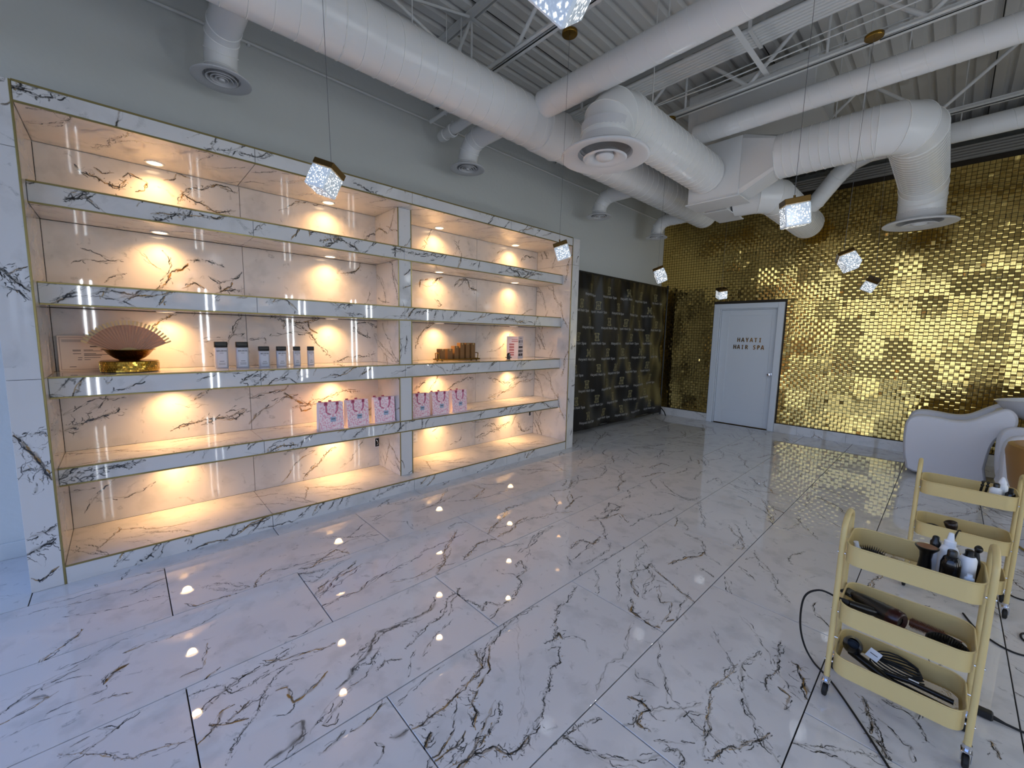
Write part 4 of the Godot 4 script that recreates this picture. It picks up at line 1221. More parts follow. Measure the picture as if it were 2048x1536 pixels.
func build_ducts() -> void:
	# long main along the wall
	var o := V(0.947, 3.3, 5.0)
	var t := thing("main_duct", "long white spiral duct running beside the wall above the shelving", "duct", o)
	duct(t, [V(0, 0.2, 4.1), V(0, 0.2, -4.05)], 0.203, 0.13, true)
	part(t, "sleeve", MB.new().lathe([Vector2(0.203, 0), Vector2(0.214, 0.004), Vector2(0.216, 0.26), Vector2(0.222, 0.28), Vector2(0.203, 0.284)], 36, Transform3D(Basis(V(1, 0, 0), V(0, 0, -1), V(0, 1, 0)), V(0, 0.2, -0.14))), M.duct_paint)
	for z in [3.6, 1.2, -1.2, -3.4]: hanger(t, V(0.947, 3.5, 5.0 + z) - o, 0.203)
	# four drops towards the wall
	var dz := [7.262, 5.126, 2.763, 1.068]
	var dl := ["white duct drop with ringed diffuser nearest the camera, above the shelving's left", "white duct drop with ringed diffuser above the middle of the shelving", "white duct drop with ringed diffuser above the black backdrop", "white duct drop with ringed diffuser beside the gold wall's corner"]
	for i in 4:
		var q := V(0.2, 3.2, dz[i])
		var b := thing("duct_drop", dl[i], "duct", q, "duct drops along the wall")
		var r := 0.098
		var path := [V(0.545, 0.30, 0)]
		path.append_array(arc(V(0.19, 0.11, 0), V(0, 1, 0), V(-1, 0, 0), 0.19, 3))
		path.append(V(0, 0.06, 0))
		duct(b, path, r, 0.0 if i < 3 else 0.11)
		diffuser(b, V(0, 0.105, 0), 0.178, r + 0.002, false)
	# two cross ducts and the far one, running along x
	t = thing("cross_duct", "white spiral duct crossing to the right from the long wall duct", "duct", V(3.8, 3.586, 4.98), "cross ducts")
	duct(t, [V(-2.667, 0, 0), V(2.75, 0, 0)], 0.115, 0.15, false, 36, 0.0016)
	for x in [-1.5, 1.2]: hanger(t, V(x, 0, 0), 0.115)
	t = thing("cross_duct", "slim white duct crossing right from behind the air handler", "duct", V(4.1, 3.749, 3.12), "cross ducts")
	duct(t, [V(-2.4, 0, 0), V(2.45, 0, 0)], 0.101, 0.15, false, 36, 0.0016)
	for x in [-0.7, 1.3]: hanger(t, V(x, 0, 0), 0.101)
	t = thing("cross_duct", "slim white duct high by the gold wall, bending down to the capped duct", "duct", V(4.6, 3.748, 1.3), "cross ducts")
	var pth := [V(1.95, 0, 0), V(-1.62, 0, 0)]
	pth.append_array([V(-1.78, -0.05, -0.03), V(-1.92, -0.15, -0.10), V(-2.16, -0.37, -0.29), V(-2.22, -0.41, -0.33)])
	duct(t, pth, 0.101, 0.15, false, 36, 0.0016)
	for x in [-0.9, 1.2]: hanger(t, V(x, 0, 0), 0.101)
	# plenum with its transition and the two big diffusers
	t = thing("supply_plenum", "white sheet-metal plenum box where the big ducts meet", "plenum", V(1.83, 3.1, 2.7))
	part(t, "box", MB.new().between(V(-0.29, 0.0, -0.16), V(0.27, 0.62, 0.165), 0.004), M.duct_paint)
	part(t, "bottom_flange", MB.new().between(V(-0.31, -0.014, -0.18), V(0.29, 0.0, 0.185), 0.003), M.duct_paint)
	var tr := MB.new()
	var sq := []
	var rd := []
	for k in 37:
		var an := TAU * k / 36
		var c := Vector2(cos(an), sin(an))
		var f := 1.0 / maxf(absf(c.x), absf(c.y))
		sq.append(V(0.27, 0.32 + c.y * f * 0.315, 0.0 + c.x * f * 0.165))
		rd.append(V(0.62, 0.30 + c.y * 0.212, 0.12 + c.x * 0.212))
	for k in 36:
		tr.flat([sq[k], sq[k + 1], rd[k + 1], rd[k]], (sq[k] + rd[k]) * 0.5 - V(0.45, 0.31, 0.06))
	part(t, "transition", tr, M.duct_paint)
	var t2 := thing("branch_plenum", "small white sheet-metal box behind the plenum, low under the ducts", "plenum", V(1.69, 3.1, 2.14))
	part(t2, "box", MB.new().between(V(-0.13, 0.0, -0.26), V(0.13, 0.32, 0.27), 0.004), M.duct_paint)
	part(t2, "bottom_flange", MB.new().between(V(-0.15, -0.012, -0.28), V(0.15, 0.0, 0.29), 0.003), M.duct_paint)
	var D := V(1.737, 3.05, 4.0)
	t = thing("plenum_duct", "big white spiral duct from the plenum towards the camera with a wide round diffuser", "duct", D)
	pth = [V(0, 0.346, -1.13), V(0, 0.346, 0.60)]
	pth.append_array(arc(V(0, 0.10, 0.62), V(0, 1, 0), V(0, 0, 1), 0.246, 3).slice(1))
	pth.append(V(0, 0.06, 0.866))
	duct(t, pth, 0.204, 0.10)
	diffuser(t, V(0, 0.09, 0.866), 0.36, 0.208, true)
	hanger(t, V(0, 0.346, 0.15), 0.204)
	t = thing("elbow_duct", "big white duct from the plenum, turning towards the gold wall over the white chair", "duct", V(3.0, 3.0, 2.2))
	pth = [V(-0.55, 0.40, 0.62), V(0.22, 0.40, 0.62)]
	pth.append_array(arc(V(0.22, 0.40, 0.38), V(0, 0, 1), V(1, 0, 0), 0.24, 3).slice(1))
	pth.append(V(0.46, 0.37, -0.95))
	pth.append_array([V(0.46, 0.32, -1.12), V(0.46, 0.22, -1.25), V(0.46, 0.08, -1.30), V(0.46, 0.02, -1.30)])
	duct(t, pth, 0.21, 0.075)
	diffuser(t, V(0.46, 0.055, -1.30), 0.335, 0.214, true)
	hanger(t, V(-0.1, 0.4, 0.62), 0.21)
	hanger(t, V(0.10, 0.4, 0.62), 0.21)
	t = thing("capped_duct", "big white duct with a closed end running back to the gold wall", "duct", V(2.2, 3.06, 1.2))
	pth = [V(-0.37, 0.21, 0.95)]
	pth.append_array(arc(V(-0.26, 0.21, 0.70), V(0, 0, 1), V(1, 0, 0), 0.26, 3).slice(1))
	pth.append(V(0, 0.21, -0.95))
	duct(t, pth, 0.205, 0.075, true)
	# air handler casing over the plenum
	t = thing("air_handler", "grey-white air handler casing hung among the joists above the plenum", "air handler", V(2.1, 3.9, 2.45))
	part(t, "casing", MB.new().between(V(-0.62, 0.0, -0.45), V(0.62, 0.42, 0.42), 0.01), M.steel_paint)
	part(t, "access_panel", MB.new().between(V(-0.5, 0.05, 0.42), V(0.3, 0.36, 0.428), 0.003), M.steel_paint)
	for xx in [-0.55, 0.55]: part(t, "hanger_rod", MB.new().cyl(V(xx, 0.42, 0), V(xx, YD - 3.902, 0), 0.006, 6), M.steel_paint)

# ---------- pendants and mirrors ----------
func build_pendants() -> void:
	var im := Image.create(128, 128, false, Image.FORMAT_RGB8)
	var nz := FastNoiseLite.new()
	nz.seed = 4; nz.noise_type = FastNoiseLite.TYPE_CELLULAR; nz.frequency = 0.06
	nz.cellular_return_type = FastNoiseLite.RETURN_DISTANCE2_SUB
	nz.domain_warp_enabled = true; nz.domain_warp_amplitude = 12.0; nz.domain_warp_frequency = 0.05
	for y in 128:
		for x in 128:
			var v := clampf((nz.get_noise_2d(x, y) + 1.0) * 2.2 - 0.1, 0.0, 1.0)
			im.set_pixel(x, y, Color(0.05, 0.065, 0.075).lerp(Color(1, 1, 1), v * v * v))
	var glow := mat("pendant_glass", Color(0.9, 0.93, 0.95), 0.1)
	glow.emission_enabled = true
	glow.emission = Color(1, 1, 1)
	glow.emission_operator = BaseMaterial3D.EMISSION_OP_MULTIPLY
	glow.emission_texture = ImageTexture.create_from_image(im)
	glow.emission_energy_multiplier = 4.5
	mat("pendant_cap", Color(0.36, 0.27, 0.13), 0.35, 0.9)
	var spots := [[V(3.205, 2.295, 7.13), V(38, 12, 40), "crackle-glass cube pendant, the largest, at the top of the view"], [V(1.53, 2.30, 7.06), V(-12, 38, -20), "crackle-glass cube pendant hanging before the left half of the shelving"], [V(3.21, 2.20, 5.17), V(6, 28, 8), "bright crackle-glass cube pendant before the capped duct"],
		[V(1.545, 2.225, 5.14), V(14, 40, 18), "crackle-glass cube pendant before the shelving's right end"], [V(1.50, 2.233, 3.345), V(-24, 20, 24), "crackle-glass cube pendant in the corner above the black backdrop"], [V(3.21, 2.185, 3.427), V(-22, 16, 26), "crackle-glass cube pendant, upper of the two right of the door"],
		[V(1.557, 2.161, 1.649), V(20, 45, 10), "crackle-glass cube pendant just above the white door"], [V(3.165, 2.166, 1.673), V(24, -6, -30), "crackle-glass cube pendant, lower of the two right of the door"],
		[V(4.86, 2.2, 1.66), V(20, 10, 12), "added crackle-glass cube pendant over the shampoo chairs, outside the view"], [V(4.86, 2.2, 3.4), V(-15, 30, 20), "added crackle-glass cube pendant over the tan chair, outside the view"], [V(4.86, 2.2, 5.17), V(20, 50, -12), "added crackle-glass cube pendant right of the trolleys, outside the view"], [V(4.86, 2.25, 7.1), V(10, 25, 22), "added crackle-glass cube pendant nearest the storefront, outside the view"]]  # these last four are unseen, added to brighten the room
	var s := 0.118
	for e in spots:
		var p: Vector3 = e[0]
		var t := thing("cube_pendant", e[2], "pendant light", p, "cube pendants")
		var b := Basis.from_euler(V(deg_to_rad(e[1].x), deg_to_rad(e[1].y), deg_to_rad(e[1].z)))
		part(t, "canopy", MB.new().lathe([Vector2(0, 3.891 - p.y), Vector2(0.058, 3.893 - p.y), Vector2(0.062, 3.898 - p.y), Vector2(0.062, 3.916 - p.y), Vector2(0, 3.916 - p.y)], 24), M.brass)
		var top := b * V(0, s * 0.5 + 0.03, 0)
		part(t, "wire", MB.new().cyl(top, V(0, 3.892 - p.y, 0), 0.0013, 6), M.pendant_wire)
		var jz := 0.0
		for q in [7.2, 5.25, 3.31, 1.37]:
			if absf(q - p.z) < 0.6: jz = q - p.z
		part(t, "mounting_bar", MB.new().between(V(-0.02, 3.916 - p.y, minf(jz - 0.03, -0.03)), V(0.02, 3.9295 - p.y, maxf(jz + 0.03, 0.03)), 0.002), M.steel_paint)
		part(t, "cap", MB.new().box(b * V(0, s * 0.5 + 0.008, 0), V(s, 0.03, s), 0.002, b).cyl(b * V(0, s * 0.5 + 0.02, 0), top + V(0, 0.012, 0), 0.006, 8), M.pendant_cap)
		part(t, "glass_cube", MB.new().box(b * V(0, -0.006, 0), V(s, s * 0.95, s), 0.006, b), glow)
		var l := OmniLight3D.new()
		l.name = "pendant_glow"
		l.light_color = Color(0.93, 0.97, 1.0)
		l.light_energy = 0.13
		l.light_size = 0.05
		l.omni_range = 14.0
		l.omni_attenuation = 2.0
		l.shadow_enabled = true
		t.add_child(l)

func build_mirrors() -> void:
	var led := mat("led_strip", Color(1, 1, 1), 0.4)
	led.emission_enabled = true
	led.emission = Color(0.95, 0.98, 1.0)
	led.emission_energy_multiplier = 4.0
	var X := XR - 0.001
	# mirrors stand between pairs of lit edges, as their reflections in the shelf fronts show
	var edges := [9.16, 8.29, 6.60, 4.95, 3.42, 1.70]
	for i in 5:
		var z1: float = edges[i] - 0.045
		var z0: float = edges[i + 1] + 0.045
		var t := thing("station_mirror", "tall styling mirror with lit edges on the side wall, %s from the storefront" % ["first", "second", "third", "fourth", "fifth"][i], "mirror", V(X, 0.3, (z0 + z1) / 2), "styling mirrors")
		var h := (z1 - z0) / 2
		part(t, "frame", MB.new().between(V(-0.03, 0, -h), V(0, 2.1, h), 0.003), M.frame_grey)
		part(t, "mirror_glass", MB.new().between(V(-0.034, 0.03, -h + 0.03), V(-0.030, 2.07, h - 0.03)), M.mirror)
		for sgn in [-1.0, 1.0]:
			if i == 0 and sgn > 0: continue
			part(t, "led_edge", MB.new().between(V(-0.038, 0.02, sgn * (h - 0.012) - 0.008), V(-0.030, 2.08, sgn * (h - 0.012) + 0.008), 0.002), led)
			var l := AreaLight3D.new()
			l.name = "led_light"
			l.area_size = Vector2(0.016, 2.0)
			l.position = V(-0.045, 1.05, sgn * (h - 0.012))
			l.rotation_degrees = V(0, 90, 0)
			l.light_color = Color(0.95, 0.98, 1.0)
			l.light_energy = 0.6
			l.shadow_enabled = true
			t.add_child(l)

# ---------- goods on the shelves ----------
func paint(w: int, h: int, base: Color, rects: Array) -> ImageTexture:
	var im := Image.create(w, h, false, Image.FORMAT_RGB8)
	im.fill(base)
	for r in rects: im.fill_rect(Rect2i(r[0], r[1], r[2], r[3]), r[4])
	return ImageTexture.create_from_image(im)
func printed(key: String, tx: Texture2D, rough := 0.5) -> StandardMaterial3D:
	var m := mat(key, Color.WHITE, rough)
	m.albedo_texture = tx
	return m
# a card whose printed face carries the whole picture; lies in its own x-y plane
func card(w: float, h: float, d := 0.002) -> MB:
	return MB.new().map(V(-w / 2, h, 0), V(1 / w, 0, 0), V(0, -1 / h, 0)).between(V(-w / 2, 0, 0), V(w / 2, h, d))

const FACE_ROOM := Basis(Vector3(0, 0, -1), Vector3(0, 1, 0), Vector3(1, 0, 0))   # local z looks into the room, local x runs towards the gold wall

func rounded_rect(w: float, d: float, r: float, n := 5) -> Array:
	var out := []
	for q in [[1, 1, 0], [-1, 1, 90], [-1, -1, 180], [1, -1, 270]]:
		for i in n + 1:
			var a := deg_to_rad(q[2] + 90.0 * i / n)
			out.append(Vector2(q[0] * (w / 2 - r) + cos(a) * r, q[1] * (d / 2 - r) + sin(a) * r))
	return out

func build_goods() -> void:
	var yS := 1.217
	# bottles
	mat("bottle_silver", Color(0.70, 0.71, 0.75), 0.28, 0.15)
	mat("bottle_label", Color(0.75, 0.76, 0.80), 0.35)
	mat("ink", Color(0.08, 0.08, 0.10), 0.5)
	var bot := [[7.335, 0.0, 0.205, 0.088, "tall silver bottle with black cap, leftmost of the six on the shelf"], [7.20, 0.02, 0.205, 0.086, "tall silver bottle with black cap, second from left of the six"], [7.045, 0.0, 0.168, 0.080, "wide short silver bottle with black cap, third from left of the six"],
		[6.918, 0.01, 0.168, 0.076, "wide short silver bottle with black cap, fourth from left of the six"], [6.79, -0.02, 0.166, 0.058, "narrow silver bottle with black cap, fifth from left of the six"], [6.676, -0.02, 0.166, 0.056, "narrow silver bottle with black cap, rightmost of the six"]]
	for b in bot:
		var t := thing("product_bottle", b[4], "bottle", V(b[1], yS, b[0]), "silver bottles on the middle shelf", FACE_ROOM)
		var h: float = b[2]
		var w: float = b[3]
		var d := w * 0.55
		var rot := Transform3D(Basis(V(1, 0, 0), V(0, 0, -1), V(0, 1, 0)), V(0, h * 0.39, 0))
		part(t, "body", MB.new().prism(rounded_rect(w, d, d * 0.3, 4), h * 0.78, rot, 0.004), M.bottle_silver)
		part(t, "cap", MB.new().prism(rounded_rect(w * 0.98, d * 0.98, d * 0.3, 4), h * 0.21, Transform3D(rot.basis, V(0, h * 0.893, 0)), 0.002), M.black_plastic)
		var lb := part(t, "label", MB.new().box(V(0, h * 0.38, d / 2 + 0.0002), V(w * 0.66, h * 0.66, 0.001)), M.bottle_label)
		put(lb, "lettering", text_mesh("MILBON", 0.0105 * w / 0.08, 0.0006, M.ink), Transform3D(Basis.IDENTITY, V(0, h * 0.655, d / 2 + 0.0009)))
		part(lb, "small_print", MB.new().box(V(0, h * 0.57, d / 2 + 0.0008), V(w * 0.28, 0.0022, 0.0005)).box(V(0, h * 0.27, d / 2 + 0.0008), V(w * 0.34, 0.003, 0.0005)).box(V(0, h * 0.20, d / 2 + 0.0008), V(w * 0.5, 0.0016, 0.0005)).box(V(0, h * 0.17, d / 2 + 0.0008), V(w * 0.46, 0.0016, 0.0005)).box(V(0, h * 0.14, d / 2 + 0.0008), V(w * 0.5, 0.0016, 0.0005)), M.ink)
	build_fan_set(V(0.0, yS, 7.855))
	# certificate leaning on the back
	var ink := Color(0.25, 0.2, 0.2)
	var red := Color(0.62, 0.25, 0.3)
	var rects := [[8, 8, 304, 2, Color(0.6, 0.5, 0.45)], [8, 200, 304, 2, Color(0.6, 0.5, 0.45)], [8, 8, 2, 194, Color(0.6, 0.5, 0.45)], [310, 8, 2, 194, Color(0.6, 0.5, 0.45)], [18, 22, 92, 16, Color(0.78, 0.72, 0.68)], [132, 22, 24, 12, ink], [160, 24, 70, 8, red], [132, 40, 96, 2, red], [134, 62, 36, 6, ink], [176, 62, 46, 6, ink]]
	for l in [[60, 84, 34], [106, 84, 40], [60, 90, 34], [106, 90, 80], [60, 106, 34], [106, 106, 52], [106, 112, 112], [106, 118, 76], [80, 130, 18], [106, 130, 70], [78, 142, 18], [106, 142, 26], [42, 184, 28]]:
		rects.append([l[0], l[1], l[2], 3, ink])
	var cert := put(self, "certificate", card(0.36, 0.236).mesh(printed("certificate_print", paint(320, 210, Color(0.90, 0.83, 0.78), rects))), Transform3D(FACE_ROOM * Basis(V(1, 0, 0), -0.06), V(-0.165, yS + 0.0005, 8.02)))
	tag(cert, "printed certificate sheet leaning behind the gold bowl", "certificate")
	# gold tray with six boxes
	var tr := thing("serving_tray", "slim gold tray with loop handles holding brown boxes", "tray", V(-0.03, yS, 5.08), "", FACE_ROOM)
	var rot2 := Transform3D(Basis(V(1, 0, 0), V(0, 0, -1), V(0, 1, 0)), V(0, 0.012, 0))
	part(tr, "dish", MB.new().prism(rounded_rect(0.60, 0.15, 0.05), 0.008, rot2, 0.002), M.brass)
	var rim := []
	for p in rounded_rect(0.60, 0.15, 0.05): rim.append(V(p.x, 0.019, p.y))
	rim.append(rim[0])
	part(tr, "rim", MB.new().tube(rim, 0.005, 8, false), M.brass)
	for s in [-1.0, 1.0]:
		part(tr, "handle", MB.new().tube([V(s * 0.27, 0.02, -0.035), V(s * 0.275, 0.085, -0.035), V(s * 0.28, 0.088, 0.0), V(s * 0.275, 0.085, 0.035), V(s * 0.27, 0.02, 0.035)], 0.006, 8), M.brass)
		for f in [-1.0, 1.0]: part(tr, "foot", MB.new().cyl(V(s * 0.24, 0, f * 0.05), V(s * 0.24, 0.009, f * 0.05), 0.01, 10), M.black_metal)
	mat("kraft_box", Color(0.47, 0.34, 0.19), 0.6)
	mat("box_seal", Color(0.72, 0.62, 0.4), 0.4, 0.4)
	var bx := [[5.305, 0.118, 0.070, "short brown product box, leftmost on the gold tray"], [5.205, 0.118, 0.075, "short brown product box, second from left on the gold tray"], [5.115, 0.150, 0.062, "mid-height brown product box, third from left on the gold tray"], [5.035, 0.185, 0.062, "tall brown product box, third from right on the gold tray"], [4.955, 0.185, 0.058, "tall brown product box, second from right on the gold tray"], [4.875, 0.185, 0.062, "tall brown product box, rightmost on the gold tray"]]
	for b in bx:
		var t := thing("product_box", b[3], "box", V(-0.03, yS + 0.0165, b[0]), "brown boxes on the gold tray", FACE_ROOM * Basis(V(0, 1, 0), 0.12))
		part(t, "carton", MB.new().box(V(0, b[1] / 2, 0), V(b[2], b[1], 0.062), 0.001), M.kraft_box)
		part(t, "seal", MB.new().box(V(0, b[1] - 0.012, 0.0312), V(b[2] * 0.25, 0.02, 0.0008)), M.box_seal)
	# standing leaflet and keyhole ornament
	var lr := []
	for y in [[60, 14, 0], [74, 14, 0], [84, 10, 0]]: pass
	var dk := Color(0.16, 0.14, 0.17)
	for e in [[22, 14, 44, 4], [8, 34, 18, 22], [40, 32, 10, 24], [64, 32, 9, 24], [16, 66, 52, 3], [8, 84, 70, 18], [6, 116, 20, 22], [30, 116, 20, 22], [56, 116, 20, 22], [6, 148, 34, 22], [44, 148, 34, 22]]: lr.append([e[0], e[1], e[2], e[3], dk])
	var lf := []
	var pk := Color(0.72, 0.42, 0.42)
	for e in [[30, 26, 40, 5], [30, 40, 40, 7], [16, 62, 30, 15], [16, 84, 30, 17], [16, 108, 30, 18], [16, 134, 30, 12], [16, 152, 30, 14]]: lf.append([e[0], e[1], e[2], e[3], pk])
	var br := thing("folded_leaflet", "white folded leaflet with small pictures standing on the shelf", "leaflet", V(-0.04, yS, 4.10), "", FACE_ROOM)
	part(br, "front_leaf", card(0.155, 0.288, 0.0012), printed("leaflet_front", paint(88, 190, Color(0.80, 0.79, 0.83), lr)), Transform3D(Basis(V(0, 1, 0), 0.35), V(0.075, 0, -0.026)))
	part(br, "side_leaf", card(0.150, 0.288, 0.0012), printed("leaflet_side", paint(70, 190, Color(0.92, 0.83, 0.83), lf)), Transform3D(Basis(V(0, 1, 0), -0.55), V(-0.066, 0, -0.038)))
	var kb := thing("keyhole_ornament", "small black dome ornament with a keyhole on a round foot", "ornament", V(0.02, yS, 4.32), "", FACE_ROOM)
	part(kb, "foot", MB.new().lathe([Vector2(0, 0), Vector2(0.02, 0), Vector2(0.018, 0.012), Vector2(0.044, 0.018), Vector2(0.044, 0.025), Vector2(0.02, 0.028), Vector2(0, 0.028)], 22), M.black_plastic)
	part(kb, "dome", MB.new().lathe([Vector2(0.022, 0.028), Vector2(0.024, 0.05), Vector2(0.018, 0.07), Vector2(0.009, 0.08), Vector2(0, 0.082)], 22, Transform3D.IDENTITY, 60), M.black_plastic)
	part(kb, "keyhole", MB.new().ball(V(0, 0.058, 0.019), V(0.006, 0.007, 0.004), 10).box(V(0, 0.045, 0.0225), V(0.004, 0.018, 0.003)), M.white_plastic)
	build_bags()

func build_fan_set(at: Vector3) -> void:
	var st := thing("round_stand", "low round stand covered in glittering gold chips under the bowl", "stand", at)
	part(st, "drum", MB.new().lathe([Vector2(0, 0.002), Vector2(0.145, 0.002), Vector2(0.150, 0.006), Vector2(0.150, 0.070), Vector2(0.146, 0.075), Vector2(0, 0.075)], 48), M.brass)
	var chips := MB.new()
	var g := RandomNumberGenerator.new()
	g.seed = 8
	var cm := mat("gold_chip", Color(0.80, 0.66, 0.30), 0.12, 1.0)
	for i in 56:
		for j in 5:
			var a := TAU * (i + 0.5 * (j % 2)) / 56
			var b := Basis(V(0, 1, 0), -a) * Basis.from_euler(V(g.randfn(0, 0.1), g.randfn(0, 0.12), 0))
			chips.box(V(cos(a) * 0.151, 0.011 + j * 0.0133, sin(a) * 0.151), V(0.002, 0.0118, 0.0152), 0.0, b)
	var cp := part(st, "gold_chips", chips, cm)
	cp.set_meta("kind", "stuff")
	part(st, "plinth", MB.new().cyl(V(0, 0, 0), V(0, 0.0025, 0), 0.140, 30), M.black_metal)
	var bw := thing("hammered_bowl", "hammered gold bowl on the glittering round stand", "bowl", at + V(0, 0.0755, 0))
	var ham := mat("hammered_gold", Color(0.50, 0.37, 0.15), 0.28, 1.0)
	var nt := NoiseTexture2D.new()
	var nz := FastNoiseLite.new()
	nz.noise_type = FastNoiseLite.TYPE_CELLULAR; nz.frequency = 0.06; nz.seed = 3
	nt.width = 256; nt.height = 256; nt.seamless = true; nt.as_normal_map = true; nt.bump_strength = 6.0; nt.noise = nz
	ham.normal_enabled = true; ham.normal_texture = nt; ham.uv1_triplanar = true; ham.uv1_scale = V(6, 6, 6)
	part(bw, "shell", MB.new().lathe([Vector2(0, 0), Vector2(0.055, 0), Vector2(0.058, 0.006), Vector2(0.075, 0.014), Vector2(0.105, 0.040), Vector2(0.125, 0.068), Vector2(0.140, 0.074), Vector2(0.140, 0.077), Vector2(0.122, 0.073), Vector2(0.10, 0.045), Vector2(0.07, 0.022), Vector2(0, 0.016)], 48, Transform3D.IDENTITY, 50), ham)
	# folding fan standing in the bowl
	var fan := thing("folding_fan", "open pink and cream folding fan standing in the hammered bowl", "fan", at + V(0, 0.093, 0), "", FACE_ROOM)
	var leaf := mat("fan_leaf", Color(0.78, 0.60, 0.50), 0.6)
	var rib := mat("fan_rib", Color(0.82, 0.72, 0.52), 0.5)
	var n := 25
	var a0 := deg_to_rad(27)
	var a1 := deg_to_rad(153)
	var mb := MB.new()
	for i in n * 2:
		var u := lerpf(a0, a1, float(i) / (n * 2))
		var w := lerpf(a0, a1, float(i + 1) / (n * 2))
		var zu := 0.004 if i % 2 == 0 else -0.004
		mb.flat([V(cos(u) * 0.07, sin(u) * 0.07, zu * 0.4), V(cos(w) * 0.07, sin(w) * 0.07, -zu * 0.4), V(cos(w) * 0.222, sin(w) * 0.222, -zu), V(cos(u) * 0.222, sin(u) * 0.222, zu)], V(0, 0, 1))
	part(fan, "leaf", mb, leaf)
	for i in n + 1:
		var u := lerpf(a0, a1, float(i) / n)
		var b := Basis(V(0, 0, 1), u - PI / 2)
		part(fan, "rib", MB.new().box(b * V(0, 0.128, -0.0055), V(0.0062, 0.252, 0.0012), 0.0, b).box(b * V(0, 0.238, -0.0055), V(0.0115, 0.032, 0.0014), 0.0, b), rib)
	part(fan, "pivot", MB.new().cyl(V(0, 0.004, -0.008), V(0, 0.004, 0.008), 0.006, 12), M.brass)

func build_bags() -> void:
	var im := Image.create(256, 256, false, Image.FORMAT_RGB8)
	var nz := FastNoiseLite.new()
	nz.seed = 21; nz.frequency = 0.035; nz.fractal_octaves = 4
	var n2 := FastNoiseLite.new()
	n2.seed = 5; n2.noise_type = FastNoiseLite.TYPE_CELLULAR; n2.frequency = 0.06
	for y in 256:
		for x in 256:
			var a := clampf(nz.get_noise_2d(x, y) * 1.6 + 0.45, 0, 1)
			var c := Color(0.97, 0.88, 0.88).lerp(Color(0.91, 0.62, 0.68), a * a)
			var d := n2.get_noise_2d(x, y)
			if d > -0.55: c = c.lerp(Color(0.76, 0.66, 0.76), clampf((d + 0.55) * 0.8, 0, 0.4))
			var e := nz.get_noise_2d(x * 2.3 + 400, y * 2.3)
			if e > 0.32: c = c.lerp(Color(0.98, 0.94, 0.93), 0.6)
			if e < -0.36: c = c.lerp(Color(0.78, 0.46, 0.54), 0.4)
			im.set_pixel(x, y, c)
	var pm := printed("bag_print", ImageTexture.create_from_image(im), 0.35)
	var side := mat("bag_side", Color(0.93, 0.88, 0.89), 0.4)
	var rib := mat("bag_ribbon", Color(0.62, 0.22, 0.34), 0.5)
	var lab := mat("bag_label", Color(0.62, 0.68, 0.76), 0.5)
	var zs := [[6.590, "pink floral gift bag, leftmost, left of the divider"], [6.355, "pink floral gift bag, middle one left of the divider"], [6.085, "pink floral gift bag standing left against the divider"], [5.685, "pink floral gift bag standing right against the divider"], [5.445, "pink floral gift bag, middle one right of the divider"], [5.200, "pink floral gift bag, rightmost of the six"]]
	var first: Node3D
	var xs := [0.165, 0.165, 0.15, 0.145, 0.145, 0.145]
	for i in 6:
		var w := 0.205
		var h := 0.238
		var d := 0.085
		if i == 0:
			var t := thing("gift_bag", zs[0][1], "gift bag", V(xs[0], 0.663, zs[0][0]), "pink gift bags on the fourth shelf", FACE_ROOM)
			first = t
			var fr := MB.new().map(V(-w / 2, h, 0), V(1 / w, 0, 0), V(0, -1 / h, 0))
			fr.flat([V(-w / 2, 0, d / 2), V(w / 2, 0, d / 2), V(w / 2, h, d * 0.32), V(-w / 2, h, d * 0.32)], V(0, 0, 1))
			part(t, "front_sheet", fr, pm)
			var bk := MB.new().map(V(-w / 2, h, 0), V(1 / w, 0, 0), V(0, -1 / h, 0))
			bk.flat([V(-w / 2, 0, -d / 2), V(w / 2, 0, -d / 2), V(w / 2, h, -d * 0.32), V(-w / 2, h, -d * 0.32)], V(0, 0, -1))
			part(t, "back_sheet", bk, pm)
			var sd := MB.new()
			for s in [-1.0, 1.0]:
				sd.flat([V(s * w / 2, 0, d / 2), V(s * w / 2, h, d * 0.32), V(s * (w / 2 - 0.018), h, 0), V(s * w / 2, 0, 0)], V(s, 0, 0))
				sd.flat([V(s * w / 2, 0, -d / 2), V(s * w / 2, h, -d * 0.32), V(s * (w / 2 - 0.018), h, 0), V(s * w / 2, 0, 0)], V(s, 0, 0))
			sd.flat([V(-w / 2, 0, -d / 2), V(w / 2, 0, -d / 2), V(w / 2, 0, d / 2), V(-w / 2, 0, d / 2)], V(0, -1, 0))
			part(t, "gusset", sd, side)
			for s in [[-0.045, 1.0], [0.052, 1.0], [0.01, -1.0], [-0.075, -1.0]]:
				var zf: float = s[1] * d * 0.33
				part(t, "ribbon_tab", MB.new().box(V(s[0], h - 0.012, zf + s[1] * 0.001), V(0.026, 0.030 if s[1] > 0 else 0.05, 0.002), 0.0005), rib)
			part(t, "ribbon_handle", MB.new().tube([V(-0.045, h - 0.02, d * 0.36), V(-0.044, h - 0.085, d * 0.42), V(-0.01, h - 0.105, d * 0.45)], 0.006, 6).tube([V(0.052, h - 0.02, d * 0.36), V(0.05, h - 0.07, d * 0.41), V(0.03, h - 0.10, d * 0.45)], 0.006, 6), mat("bag_handle", Color(0.78, 0.42, 0.52), 0.6))
			var lb := part(t, "label", MB.new().box(V(0.012, 0.088, d * 0.455), V(0.046, 0.042, 0.0016)), lab)
			part(lb, "small_print", MB.new().box(V(0.012, 0.092, d * 0.455 + 0.001), V(0.034, 0.006, 0.0006)), M.ink)
		else:
			copy(first, Transform3D(FACE_ROOM * Basis(V(0, 1, 0), [0, 0.05, -0.04, 0.03, -0.03, 0.04][i]), V(xs[i], 0.663, zs[i][0])), zs[i][1])

